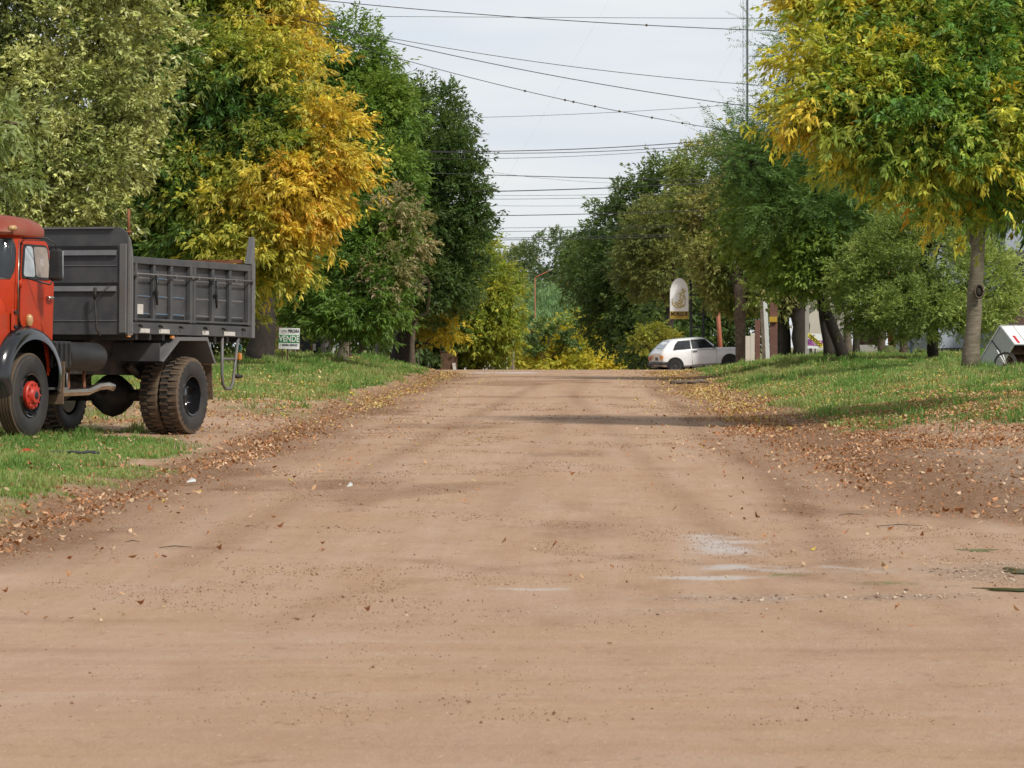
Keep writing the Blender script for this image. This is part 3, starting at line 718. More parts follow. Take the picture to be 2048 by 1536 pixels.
# ---- right side
tree('ash_tree', 'large ash with yellow and green leaves overhanging the street from the right', 2190, 60,
     [bl(1700, 50, 80, 75, 58), bl(1660, 130, 55, 60, 57), bl(1820, 70, 115, 90, 58), bl(1680, 205, 80, 65, 57), bl(1790, 200, 110, 80, 57), bl(1950, 110, 110, 100, 57.5), bl(1910, 250, 120, 80, 57), bl(1765, 290, 85, 34, 57), bl(1880, 325, 100, 42, 57), bl(2020, 310, 80, 85, 58), bl(1660, 0, 45, 50, 58), bl(1780, -60, 150, 70, 59), bl(2000, -40, 140, 80, 59), bl(2130, 120, 110, 170, 60), bl(1985, 370, 80, 34, 58), bl(2110, 370, 80, 80, 60), bl(1640, 200, 25, 35, 57), bl(2060, 210, 90, 90, 57.5)],
     1400, 16, 6,   .125, .046, pal_ash_right, trunk=(.26, .17), seed=31, puff=.42, droop=.5, front=.6, twigs=160, topz=4.4, top_px=2120, bark='bark_dark', jitter=.24, shell=(.45, 1.12), tuft=1.4, gain=1.4)
kt = tree('ash_tree', 'ash with a bare pale trunk and healed knot left of the white cart', 1941, 89,
     [bl(1960, 375, 90, 34, 89), bl(1900, 350, 90, 55, 89.5), bl(2030, 370, 80, 50, 89.5), bl(1960, 290, 120, 70, 90)],
     420, 8, 6, .15, .05, pal_ash_right, trunk=(.19, .15), seed=32, puff=.42, droop=.55, front=.5, topz=3.9, bark='bark_banded', top_px=1958, flare=1.25)
def knot():
    c = at(1956, 583, 89) - kt.location + Vector((0, -.16, 0)); m = MB()
    pts = [c + Vector((.10 * math.cos(t) + .01, -.03 * math.cos(t * 2) * .3, .145 * math.sin(t))) for t in [2 * PI * k / 20 for k in range(21)]]
    m.tube(pts, .026, 7, cap=False); k_ = m.build('knot', M['bark'], kt)
    m = MB(); m.loft([[c + Vector((.09 * s * math.cos(t) + .01, .03 - .03 * (1 - s), .13 * s * math.sin(t))) for t in [2 * PI * k / 16 for k in range(16)]] for s in (1, .5, .1)]); m.build('knot_wound', M['bark_dark'], k_)
knot()
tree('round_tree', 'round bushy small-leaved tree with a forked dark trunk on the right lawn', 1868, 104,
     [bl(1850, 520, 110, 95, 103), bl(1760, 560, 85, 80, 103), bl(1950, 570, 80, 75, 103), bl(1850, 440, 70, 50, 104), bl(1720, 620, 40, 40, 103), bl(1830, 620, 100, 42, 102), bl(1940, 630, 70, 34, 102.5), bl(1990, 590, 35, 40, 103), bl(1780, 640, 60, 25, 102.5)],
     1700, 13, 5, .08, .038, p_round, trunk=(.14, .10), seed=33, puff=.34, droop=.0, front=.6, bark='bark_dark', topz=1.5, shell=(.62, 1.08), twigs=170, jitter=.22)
tree('feathery_tree', 'feathery-leaved tree with two leaning black trunks', 1688, 108,
     [bl(1585, 70, 28, 18, 107, .5), bl(1592, 130, 30, 26, 107, .5), bl(1595, 190, 30, 26, 107, .5), bl(1590, 250, 45, 40, 107, .6), bl(1540, 290, 60, 32, 107, .8), bl(1500, 330, 50, 30, 106, .7), bl(1590, 340, 80, 50, 107), bl(1640, 380, 90, 45, 106), bl(1480, 290, 40, 22, 106, .6), bl(1560, 410, 70, 40, 106), bl(1700, 440, 70, 40, 106), bl(1640, 15, 60, 22, 108, .6)],
     760, 4, 26, .10, .028, p_fern, trunk=(.17, .12), top_px=1622, topz=2.9, bend=.01, flare=1.2, seed=34, puff=.5, droop=.25, front=.5, comp=True, spread=1.1, bark='bark_dark', twigs=120)
tree('lime_tree', 'light green broad-leaved tree in front of the white pillar', 1660, 110,
     [bl(1650, 500, 75, 50, 106), bl(1590, 440, 60, 55, 107), bl(1690, 440, 55, 50, 107), bl(1635, 545, 60, 28, 106), bl(1560, 530, 45, 35, 108), bl(1500, 470, 45, 50, 110), bl(1540, 400, 50, 45, 109), bl(1690, 530, 35, 30, 106)],
     900, 12, 5, .12, .07, p_lime, trunk=(.16, .12), flare=1.2, bend=.01, seed=35, puff=.4, droop=.6, front=.5, bark='bark_dark', top_px=1638, topz=2.8)
tree('privet_tree', 'evergreen with dull cream flower heads above the white hatchback', 1483, 147.6,
     [bl(1425, 350, 66, 55, 152.0), bl(1500, 335, 55, 55, 152.0), bl(1410, 430, 55, 55, 151.0), bl(1480, 440, 80, 65, 151.0), bl(1432, 510, 40, 42, 150.5), bl(1470, 520, 70, 60, 150.0), bl(1560, 420, 60, 90, 152.0), bl(1462, 580, 46, 36, 150.0), bl(1520, 570, 50, 42, 150.0), bl(1440, 555, 26, 24, 150.5)],
     1500, 13, 6, .13, .062, p_flower, trunk=(.19, .22), flare=1.35, bend=.01, seed=36, puff=.46, droop=.3, front=.6, bark='bark', topz=3.0, jitter=.22)
tree('privet_tree', 'evergreen with a thick double trunk beside the brick pillar', 1604, 128,
     [bl(1590, 520, 70, 60, 129), bl(1640, 560, 60, 45, 129), bl(1550, 590, 40, 30, 128.5)],
     420, 8, 6, .115, .055, p_flower, trunk=(.30, .26), flare=1.25, seed=37, puff=.42, droop=.3, front=.5, bark='bark_dark', topz=3.2)
tree('dense_tree', 'dark green tree left of the flowering evergreen on the far right side', 1350, 178,
     [bl(1290, 430, 60, 62, 180), bl(1240, 470, 50, 50, 182), bl(1330, 380, 40, 50, 180), bl(1300, 520, 70, 60, 178), bl(1230, 550, 70, 60, 180), bl(1310, 610, 70, 60, 178), bl(1240, 630, 60, 50, 180), bl(1330, 480, 50, 60, 179), bl(1300, 680, 60, 40, 178), bl(1190, 560, 40, 50, 184)],
     1500, 9, 6, .19, .085, p_dark, trunk=(.3, .2), seed=38, puff=.62, droop=.25, front=.5, bark='bark_dark', shell=(.6, 1.05))
tree('pale_tree', 'olive coloured tree in front of the dark ones on the right', 1345, 165,
     [bl(1300, 470, 46, 40, 166), bl(1290, 530, 40, 50, 166), bl(1340, 540, 35, 55, 165), bl(1330, 440, 40, 40, 166)],
     460, 8, 6, .16, .07, p_far2, trunk=(.16, .1), seed=39, puff=.5, droop=.3, front=.5, bark='bark_dark', topz=2)
tree('yellow_bush', 'small yellow bush left of the white hatchback behind the crest', 1345, 160,
     [bl(1312, 668, 26, 10, 160), bl(1285, 690, 18, 10, 160)], 60, 8, 6, .13, .055, simple([(0, [.07, .11, .02]), (.6, [.24, .26, .04]), (1, [.42, .36, .05])], .45, .35), trunk=(.06, .04), seed=40, puff=.36, droop=.3, front=.5, cat='bush')
# ---- far end of the street
far = [
 ('broad_tree', 'broad dark tree rising highest at the end of the street', 1110, 330, [bl(1110, 530, 72, 52, 330), bl(1060, 560, 50, 50, 330), bl(1160, 560, 60, 60, 330), bl(1100, 620, 90, 70, 328), bl(1175, 500, 30, 30, 332), bl(1130, 680, 90, 50, 328)], p_far, 900),
 ('broad_tree', 'lighter tree left of the highest one at the end of the street', 1040, 350, [bl(1030, 545, 40, 42, 350), bl(1000, 560, 40, 40, 352), bl(1010, 620, 50, 60, 350), bl(970, 540, 30, 34, 352), bl(975, 600, 50, 80, 352)], p_far2, 560),
 ('broad_tree', 'dark tree at the right of the far end beside the olive one', 1230, 260, [bl(1200, 510, 60, 46, 262), bl(1180, 560, 50, 60, 262), bl(1250, 520, 50, 70, 260), bl(1220, 620, 70, 70, 258), bl(1180, 660, 50, 60, 258)], p_dkgreen, 800),
 ('willow_tree', 'hazy weeping tree in the middle of the far end', 1080, 235, [bl(1070, 610, 48, 34, 236), bl(1050, 650, 50, 36, 235), bl(1110, 620, 30, 40, 236), bl(1090, 660, 50, 40, 235), bl(1060, 700, 60, 36, 235)], p_willow, 620),
 ('thin_tree', 'small dark tree with a flat crown in front of the yellow shrub', 1090, 205, [bl(1060, 660, 36, 10, 205), bl(1110, 655, 34, 10, 205), bl(1140, 676, 20, 7, 205), bl(1075, 700, 22, 6, 205)], p_dkgreen, 36),
 ('yellow_shrub', 'wide golden yellow shrub at the end of the street', 1150, 215, [bl(1150, 695, 62, 34, 208), bl(1085, 712, 42, 26, 208), bl(1200, 700, 44, 30, 209), bl(1160, 735, 105, 22, 207), bl(1240, 718, 34, 20, 209), bl(1170, 672, 26, 18, 210)], p_yellow3, 720),
 ('golden_tree', 'slim golden tree behind the weeping one', 1140, 262, [bl(1140, 608, 13, 20, 262), bl(1132, 630, 12, 18, 262)], p_yellow2, 70),
 ('low_shrub', 'bright green shrub right of the weeping tree', 1165, 240, [bl(1150, 640, 26, 14, 240), bl(1165, 665, 24, 18, 240)], p_green, 110),
]
for k, (nm, lab, bx, Y, bs, pal, npf) in enumerate(far):
    wil = nm == 'willow_tree'
    tree(nm, lab, bx, Y, bs, npf, 8, 6, .24 if not wil else .34, .12 if not wil else .035, pal, trunk=(.16, .1) if nm != 'thin_tree' else (.06, .05), seed=60 + k, puff=.75 if npf > 300 else (.26 if nm == 'thin_tree' else .5), droop=.3 if not wil else 1.6, front=.5, bark='bark' if nm == 'thin_tree' else 'bark_dark', cat='shrub' if 'shrub' in nm else 'tree', shell=(.6, 1.06))
# shaded wood behind the left trees and behind the right gardens: each tree its own
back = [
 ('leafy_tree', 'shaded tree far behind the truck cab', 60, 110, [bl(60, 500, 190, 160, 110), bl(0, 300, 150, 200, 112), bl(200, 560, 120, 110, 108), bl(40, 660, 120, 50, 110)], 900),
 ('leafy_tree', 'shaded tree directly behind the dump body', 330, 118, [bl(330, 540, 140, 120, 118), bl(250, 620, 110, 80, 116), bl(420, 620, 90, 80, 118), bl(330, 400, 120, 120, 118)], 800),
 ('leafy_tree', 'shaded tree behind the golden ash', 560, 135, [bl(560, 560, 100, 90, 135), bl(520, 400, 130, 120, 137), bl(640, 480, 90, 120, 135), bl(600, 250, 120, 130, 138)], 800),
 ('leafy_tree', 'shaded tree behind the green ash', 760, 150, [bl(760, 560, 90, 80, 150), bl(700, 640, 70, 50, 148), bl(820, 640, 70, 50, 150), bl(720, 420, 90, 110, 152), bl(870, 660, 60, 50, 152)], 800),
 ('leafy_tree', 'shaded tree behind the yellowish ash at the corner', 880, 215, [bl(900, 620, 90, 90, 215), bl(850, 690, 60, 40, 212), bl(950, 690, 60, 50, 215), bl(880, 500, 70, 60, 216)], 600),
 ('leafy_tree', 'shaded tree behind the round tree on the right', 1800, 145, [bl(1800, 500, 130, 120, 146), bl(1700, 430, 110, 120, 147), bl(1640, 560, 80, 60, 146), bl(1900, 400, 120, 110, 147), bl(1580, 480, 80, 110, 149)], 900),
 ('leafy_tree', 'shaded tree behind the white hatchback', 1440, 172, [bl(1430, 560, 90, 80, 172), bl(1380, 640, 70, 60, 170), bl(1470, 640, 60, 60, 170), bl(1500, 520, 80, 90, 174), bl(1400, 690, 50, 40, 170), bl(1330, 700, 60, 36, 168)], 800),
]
for k, (nm, lab, bx, Y, bs, npf) in enumerate(back):
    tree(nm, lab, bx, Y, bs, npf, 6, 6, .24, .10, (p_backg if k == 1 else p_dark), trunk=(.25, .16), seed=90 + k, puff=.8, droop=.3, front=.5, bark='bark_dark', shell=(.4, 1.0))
# ------------------------------------------------------------------ truck
M['red'] = paint('red_cab_paint', (.47, .035, .005), .48, var=.18, dirt=(.24, .045, .02), dirt_amt=.5, scale=2.2, coat=.05, spec=.25)
M['roof_red'] = paint('faded_roof_paint', (.27, .045, .022), .5, var=.2, dirt=(.20, .075, .04), dirt_amt=.8, scale=2.2)
M['body_grey'] = paint('grey_body_paint', (.062, .063, .069), .55, var=.22, dirt=(.085, .080, .076), dirt_amt=.6, scale=2.4, bump=.35, bscale=5)
M['body_light'] = paint('worn_grey_edge', (.15, .148, .15), .5, var=.25, dirt=(.10, .08, .065), dirt_amt=.6, scale=3)
M['lit_rib'] = paint('painted_rib_light', (.13, .128, .135), .6, var=.2)  # paler copy of the body grey, paints the light on the rib slopes
M['black_gloss'] = paint('glossy_black', (.010, .010, .012), .16, var=.2, coat=.6)
M['black_matt'] = paint('matt_black', (.012, .012, .013), .5, var=.3, dirt=(.03, .024, .018), dirt_amt=.3)
M['chassis'] = paint('dusty_chassis', (.022, .02, .019), .75, var=.4, dirt=(.075, .052, .034), dirt_amt=.6, scale=4)
M['rubber'] = paint('rubber', (.022, .022, .023), .6, var=.3, dirt=(.06, .05, .04), dirt_amt=.35, scale=3)
M['mud_rubber'] = paint('muddy_tread', (.14, .095, .06), .92, var=.4, dirt=(.06, .047, .034), dirt_amt=.65, scale=5, bump=.6, bscale=60)
M['mud'] = paint('caked_mud', (.15, .10, .062), .95, var=.35, scale=8, bump=.9, bscale=45)
M['hub_red'] = paint('red_hub', (.50, .03, .015), .45, var=.15, dirt=(.2, .05, .03), dirt_amt=.4, scale=6)
M['chrome'] = paint('dull_chrome', (.60, .56, .50), .26, metal=1., var=.2, dirt=(.30, .22, .14), dirt_amt=.6, scale=5)
M['rust'] = paint('rust', (.22, .085, .038), .85, var=.4, scale=7)
M['white_strip'] = paint('white_reflector', (.60, .58, .54), .5, var=.1, dirt=(.3, .26, .2), dirt_amt=.5, scale=9)
M['blue_wear'] = paint('old_blue_paint', (.10, .19, .30), .6, var=.3, scale=20)
M['amber'] = paint('amber_lens', (.55, .20, .03), .2, var=.1, coat=.5)
M['amber_clear'] = paint('clear_amber_lens', (.45, .27, .12), .2, var=.15, coat=.5)
M['green_lens'] = paint('green_lens', (.01, .16, .12), .2, var=.1, coat=.5)
M['rubber_seal'] = paint('window_seal', (.010, .010, .011), .5, var=.2)
def glass_mat(name, c=(.02, .024, .028), rough=.04):
    t = NT(name); g = t.n('ShaderNodeBsdfGlass'); g.inputs['Color'].default_value = (.82, .86, .86, 1); g.inputs['Roughness'].default_value = rough; g.inputs['IOR'].default_value = 1.12
    b = t.n('ShaderNodeBsdfPrincipled'); b.inputs['Base Color'].default_value = (*c, 1); b.inputs['Roughness'].default_value = rough; b.inputs['Coat Weight'].default_value = .5
    tc = t.n('ShaderNodeTexCoord'); n = t.ramp(t.noise(tc.outputs['Object'], 2.5, 4), .35, .65)
    b2 = t.mix(n, c, tuple(x * 2.2 for x in c)); t.l(b2, b.inputs['Base Color'])
    m = t.n('ShaderNodeMixShader'); m.inputs[0].default_value = .8; t.l(g.outputs[0], m.inputs[1]); t.l(b.outputs[0], m.inputs[2])
    return t.out(m.outputs[0])
M['glass'] = glass_mat('dark_glass')
M['glass_brown'] = glass_mat('brown_reflecting_glass', (.17, .13, .10))
M['glass_pale'] = glass_mat('pale_reflecting_glass', (.28, .31, .33), .15)

def arc(cx, cz, rx, rz_, a0, a1, n):
    return [(cx + rx * math.cos(R(a0 + (a1 - a0) * k / (n - 1))), cz + rz_ * math.sin(R(a0 + (a1 - a0) * k / (n - 1)))) for k in range(n)]

def tyre(parent, y0, width, rad=.525, rim=.27, lugs=0, out=1, name='tyre', tread_mat='mud_rubber'):
    """tyre centred at lateral y0, outer face towards out"""
    w = width / 2
    prof = [(rim, -w * .82), (rim + .03, -w * .95), (rad * .72, -w * 1.04), (rad * .90, -w * 1.0), (rad * .965, -w * .86)]
    mb = MB(); side = prof + [(rad * .965, w * .86), (rad * .90, w * 1.0), (rad * .72, w * 1.04), (rim + .03, w * .95), (rim, w * .82)]
    mb.lathe([(r, h + y0) for r, h in side], 48)
    if not lugs:
        pass
    t = mb.build(name, M['rubber'], parent, autosm=40)
    tb = MB()
    if lugs:
        tb.lathe([(rad * .90, y0 - w * 1.005), (rad * .962, y0 - w * .88), (rad * .966, y0 + w * .88), (rad * .90, y0 + w * 1.005)], 60)
        for s in (-1, 1):
            for k in range(lugs):
                a = 2 * PI * (k + (.25 if s > 0 else -.25)) / lugs
                c = Vector((math.cos(a), 0, math.sin(a))); tn = Vector((-math.sin(a), 0, math.cos(a)))
                def P(rr, yy, tt): return c * rr + tn * tt + Vector((0, y0 + yy, 0))
                tw = PI * rad / lugs * .52
                V = []
                for rr in (rad * .94, rad * 1.012):
                    sh = 1 if rr < rad * .96 else .85
                    V += [P(rr, s * w * .04, -tw * sh * .5), P(rr, s * w * .04, tw * sh * .5), P(rr - (.02 if sh < 1 else 0), s * w * .93, tw * sh * 1.0), P(rr - (.02 if sh < 1 else 0), s * w * .93, -tw * sh * .6)]
                V += [P(rad * .86, s * w * 1.035, -tw * .5), P(rad * .86, s * w * 1.035, tw * .8)]
                tb.add(V, [(4, 5, 6, 7), (0, 1, 5, 4), (1, 2, 6, 5), (3, 0, 4, 7), (7, 6, 9, 8), (2, 9, 6), (3, 7, 8), (2, 3, 8, 9)])
    else:
        pr = []; nb = 5
        for k in range(nb):
            a = -w * .86 + k * (w * 1.72) / nb; b = a + w * 1.72 / nb
            pr += [(rad * .965, y0 + a), (rad * 1.0, y0 + a + .006), (rad * 1.0, y0 + b - .010), (rad * .968, y0 + b - .005)]
        tb.lathe([(rad * .90, y0 - w * 1.005)] + pr + [(rad * .90, y0 + w * 1.005)], 60)
    tb.build('tread', M[tread_mat], parent, autosm=30)
    return t

def build_truck():
    root = empty('dump_truck', (-6.36, 54.4, hz(-6.36, 54.4) - .01), 0, 'old red cab dump truck with a dark grey tipper body parked on the left verge', 'truck')
    root.rotation_euler = (0, R(-1.0), math.atan2(-.943, -.334))
    WB = 4.7
    # wheels -------------------------------------------------
    for sgn in (1, -1):
        # dual rear
        for k, (yc, ou) in enumerate(((1.065, True), (.765, False))):
            rim = MB()
            if ou: pr = [(.285, yc + .10), (.27, yc + .135), (.255, yc + .13), (.245, yc + .06), (.235, yc - .04), (.20, yc - .075), (.13, yc - .06), (.125, yc + .0), (.10, yc + .03), (.0, yc + .035)]
            else: pr = [(.285, yc + .10), (.25, yc + .09), (.24, yc - .1), (.0, yc - .1)]
            rim.lathe(pr, 36)
            if ou:
                for j in range(8):
                    a = 2 * PI * j / 8; rim.tube([(.165 * math.cos(a), yc - .07, .165 * math.sin(a)), (.165 * math.cos(a), yc - .035, .165 * math.sin(a))], .016, 6)
            w = rim.build('wheel', M['black_gloss'], root, autosm=40)
            tyre(w, yc, .27, lugs=34)
            w.location = (0, 0, .525)
            if sgn < 0: w.scale = (1, -1, 1)
        # front
        yc = .985
        rim = MB(); pr = [(.285, yc + .10), (.272, yc + .125), (.258, yc + .12), (.248, yc + .05), (.225, yc + .02), (.20, yc + .035), (.17, yc + .10), (.10, yc + .12), (0, yc + .12)]
        rim.lathe(pr, 36)
        for j in range(10):
            a = 2 * PI * (j + .5) / 10; c = Vector((.225 * math.cos(a), yc + .035, .225 * math.sin(a)))
            rim.tube([c, c + Vector((0, .004, 0))], .022, 8)
        w = rim.build('wheel', M['black_gloss'], root, autosm=40)
        tyre(w, yc, .24, lugs=0)
        hb = MB(); hb.lathe([(.175, yc + .095), (.178, yc + .135), (.165, yc + .15), (.115, yc + .152), (.105, yc + .175), (.095, yc + .19), (.07, yc + .195), (0, yc + .195)], 32)
        for j in range(10):
            a = 2 * PI * j / 10; hb.tube([(.142 * math.cos(a), yc + .145, .142 * math.sin(a)), (.142 * math.cos(a), yc + .175, .142 * math.sin(a))], .014, 6)
        h = hb.build('hub', M['hub_red'], w, autosm=35)
        nb = MB()
        nb.lathe([(.055, yc + .192), (.05, yc + .20), (0, yc + .2)], 16)
        nb.build('hub_cap', M['black_matt'], w)
        w.location = (WB, 0, .525)
        if sgn < 0: w.scale = (1, -1, 1)
    front = [o for o in root.children if abs(o.location.x - WB) < .01]
    # chassis --------------------------------------------------
    c = MB()
    for s in (-1, 1): c.box((2.1, s * .40, .92), (7.6, .08, .24))
    for x in (-1.5, -.6, .6, 1.8, 2.9, 4.0, 5.4): c.box((x, 0, .9), (.1, .75, .16))
    for s in (-1, 1):
        c.tube([(-.62, s * .52, .93), (-.3, s * .52, .80), (0, s * .52, .74), (.3, s * .52, .80), (.62, s * .52, .93)], .05, 6)
        c.tube([(4.1, s * .45, .80), (4.4, s * .45, .68), (4.7, s * .45, .63), (5.0, s * .45, .68), (5.3, s * .45, .80)], .045, 6)
        c.box((0.05, s * .46, 1.16), (3.3, .1, .22))
    c.build('chassis', M['chassis'], root, bevel=.008)
    ax = MB(); ax.lathe([(.0, -.32), (.15, -.26), (.27, -.1), (.30, 0), (.27, .1), (.15, .26), (0, .32)], 20, (0, 0, .525))
    ax.tube([(0, -1.0, .525), (0, 1.0, .525)], .085, 10); ax.tube([(WB, -1.0, .50), (WB, -.4, .44), (WB, .4, .44), (WB, 1.0, .50)], .055, 8)
    ax.tube([(.15, 0, .56), (2.4, 0, .80), (3.9, 0, .92)], .05, 8)
    ax.build('axle', M['chassis'], root)
    # gearbox and spare gear under the body, dark mass
    g = MB(); g.box((3.7, 0, .85), (.9, .5, .5)); g.box((2.0, -.55, .82), (.8, .45, .55)); g.tube([(1.25, -.1, .62), (1.5, -.1, .60), (1.75, -.1, .66)], [.16, .2, .14], 10)
    g.build('gearbox', M['chassis'], root, bevel=.03)
    # dump body --------------------------------------------------
    X0, X1, W, ZB, ZS = -1.98, 1.90, 1.2, 1.34, 2.34     # rear, front, half width, bottom and top of the sides
    fl = MB(); fl.box(((X0 + X1) / 2, 0, 1.40), (X1 - X0 - .04, 2 * W - .1, .08))
    for k in range(9): fl.box((X0 + .3 + k * .41, 0, 1.31), (.07, 2 * W - .14, .1))
    body = fl.build('dump_body', M['body_grey'], root, bevel=.005)
    for s in (1, -1):
        side = MB(); ys = s * (W - .05)
        side.box(((X0 + X1) / 2, s * (W - .075), (ZB + ZS) / 2 + .04), (X1 - X0 - .05, .02, ZS - ZB - .1))         # sheet
        top = ZS if s > 0 else ZS + .11
        side.box(((X0 + X1) / 2, s * (W - .045), top - .04), (X1 - X0 - .10, .09, .09))                             # top rail
        side.box(((X0 + X1) / 2, s * (W - .045), ZB + .07), (X1 - X0 - .10, .075, .15))                             # sill
        side.box(((X0 + X1) / 2, s * (W - .025), ZB + .185), (X1 - X0 - .14, .06, .03))
        mid = .02
        for xc, wd in ((mid + .055, .085), (mid - .055, .085), (X0 + .16, .07), (X1 - .13, .07)): side.box((xc, s * (W - .028), (ZB + ZS) / 2 + .05), (wd, .065, ZS - ZB - .22))
        for a, b in ((mid + .11, X1 - .17), (X0 + .2, mid - .11)):
            for t in (1 / 3, 2 / 3): side.box((a + (b - a) * t, s * (W - .036), (ZB + ZS) / 2 + .05), (.075, .05, ZS - ZB - .24))
        sp = side.build('side_panel', M['body_grey'], body, bevel=.006)
        if s > 0:
            for a, b in ((mid + .11, X1 - .17), (X0 + .2, mid - .11)):
                gr = MB(); bw = MB(); dk = MB()
                for q in range(3):
                    xa = a + (b - a) * q / 3 + .045; xb = a + (b - a) * (q + 1) / 3 - .045
                    for zz in (2.07, 1.83, 1.60):
                        gr.add([(xa, W - .064, zz - .028), (xb, W - .064, zz - .028), (xb, W - .050, zz), (xa, W - .050, zz), (xb, W - .064, zz + .012), (xa, W - .064, zz + .012)], [(0, 1, 2, 3), (3, 2, 4, 5)])
                    dk.box(((xa + xb) / 2, W - .060, ZB + .225), (xb - xa, .006, .035))
                    if (q + (a < 0)) % 2 == 0 or a > 0:
                        for zz in (1.83, 1.60, 2.07)[:2 + (q % 2 == 1)]:
                            bw.box((xa + (xb - xa) * (.5 + .1 * math.sin(q * 3 + zz * 9)), W - .047, zz + .004), ((xb - xa) * .72, .004, .010))
                gr.build('corrugation', M['lit_rib'], sp); bw.build('paint_wear', M['blue_wear'], sp) if a > 0 else None; dk.build('drain_gap', M['rubber_seal'], sp)
    # posts
    for s in (1, -1):
        ps = MB(); ps.box((X0 + .045, s * (W - .03), (ZB + ZS) / 2 + .02), (.10, .10, ZS - ZB + .06))
        ps.add([(X0 - .005, s * (W + .01), 2.30), (X0 + .13, s * (W + .01), 2.36), (X0 + .04, s * (W + .01), 2.74), (X0 - .005, s * (W + .01), 2.74),
                (X0 - .005, s * (W - .09), 2.30), (X0 + .13, s * (W - .09), 2.36), (X0 + .04, s * (W - .07), 2.74), (X0 - .005, s * (W - .07), 2.74)],
               [(0, 1, 2, 3), (7, 6, 5, 4), (0, 4, 5, 1), (1, 5, 6, 2), (2, 6, 7, 3), (3, 7, 4, 0)])
        ps.build('corner_post', M['body_light'], body, bevel=.006)
    tg = MB(); tg.box((X0 + .03, 0, (ZB + 2.36) / 2), (.05, 2 * W - .2, 2.36 - ZB))
    for k in range(5): tg.box((X0 - .01, -1.0 + k * .5, (ZB + 2.36) / 2), (.05, .07, 2.36 - ZB - .1))
    tg.build('tailgate', M['body_grey'], body, bevel=.006)
    rp = MB(); rp.box(((X0 + X1) / 2, -(W - .10), 2.38), (X1 - X0 - .12, .03, .16)); rp.box((X0 + .03, 0, 2.40), (.035, 2 * W - .3, .05))
    rp.build('rusty_rim', M['rust'], body)
    # rod, hooks, strips, tags
    rd = MB(); rd.tube([(X1 - .06, W + .03, 2.12), (X0 + .06, W + .03, 2.12)], .012, 6)
    for x in (X1 - .08, .1, -.1, X0 + .1, 1.2, .62, -.6, -1.3): rd.box((x, W + .01, 2.12), (.035, .06, .05))
    rd.build('lashing_rod', M['body_light'], body)
    for x in (1.22, -.66):
        hk = MB(); hk.tube([(x, W + .03, 2.10), (x - .01, W + .04, 2.0), (x + .02, W + .04, 1.97), (x, W + .03, 1.86), (x - .02, W + .03, 1.72)], [.018, .022, .012, .022, .014], 6)
        hk.box((x, W + .02, 1.88), (.05, .05, .05))
        hk.build('latch', M['black_matt'], body)
    h2 = MB()
    for x in (1.66, 1.05, .42, -.35, -.95, -1.6): h2.tube([(x, W - .01, 1.445), (x, W + .035, 1.445), (x + .02, W + .04, 1.43)], .018, 6)
    h2.build('rope_hook', M['chassis'], body)
    st = MB()
    for x, w in ((1.50, .30), (.90, .32), (-.40, .20), (-1.18, .36)): st.box((x, W - .004, 1.378), (w, .006, .055))
    st.build('reflector_strip', M['white_strip'], body)
    pl = MB(); pl.box((X1 - .32, W - .040, 1.66), (.20, .006, .13)); pl.build('data_plate', M['white_strip'], body)
    # bulkhead
    BX = X1 + .13; prof = []
    for y, z in [(-W, ZB - .02), (W + .0, ZB - .02), (W, 2.52)] + [(W - .17 + .17 * math.cos(R(a)), 2.57 + .15 * math.sin(R(a))) for a in range(0, 91, 15)] + [(-W + .17 - .17 * math.cos(R(a)), 2.57 + .15 * math.sin(R(a))) for a in range(90, -1, -15)] + [(-W, 2.52)]: prof.append((y, z))
    b = MB(); b.poly(prof, .03, 'x', BX - .03); bh = b.build('bulkhead', M['body_grey'], body)
    for s in (1, -1):     # return flanges
        bb = MB(); bb.poly([(BX - .03, ZB - .03), (X1 - .04, ZB - .03), (X1 - .04, 2.30), (X1 - .02, 2.42), (BX - .09, 2.56), (BX - .05, 2.60), (BX - .03, 2.60)], .03, 'y', s * (W - .012) - .015)
        bb.box((BX + .012, s * (W - .06), (ZB + 2.5) / 2), (.03, .10, 2.5 - ZB)); bb.build('corner_flange', M['body_grey'], body, bevel=.008) if 0 else None
        bb.box((BX - .06, s * (W + .008), 1.95), (.03, .02, 1.2)); bb.box((X1 + .02, s * (W + .008), 1.85), (.03, .02, 1.0))
        bb.build('corner_flange', M['body_light'], body, bevel=.008)
    pr = MB()                                   # pressed ribs across the bulkhead
    for zz in (2.40, 1.93):
        pr.add([(BX + .003, -1.04, zz + .03), (BX + .003, 1.04, zz + .03), (BX + .035, 1.04, zz - .045), (BX + .035, -1.04, zz - .045), (BX + .003, 1.04, zz - .055), (BX + .003, -1.04, zz - .055)], [(0, 1, 2, 3), (3, 2, 4, 5), (1, 4, 2), (0, 3, 5)])
    pr.box((BX + .004, 0, 2.22), (.008, 2.1, .010)); pr.box((BX + .004, 0, 1.50), (.010, 2.1, .012)); pr.box((BX + .01, 0, 2.712), (.05, 2.0, .025))
    pr.build('pressed_rib', M['lit_rib'], body)
    dg = MB(); dg.box((BX + .006, 0, 2.455), (.012, 2.10, .045)); dg.box((BX + .006, 0, 1.98), (.012, 2.10, .035)); dg.build('rib_recess_shade', M['rubber_seal'], body)  # shade in the recess above each rib, painted as black strips
    cr = MB(); cr.tube([(BX + .10, .78, 1.93), (BX + .10, .78, 1.78)], .022, 6); cr.tube([(BX + .10, .78, 1.80), (BX + .09, .80, 1.40), (BX + .06, .84, 1.30)], .014, 6); cr.build('crank_lever', M['chassis'], body)
    ch = MB()
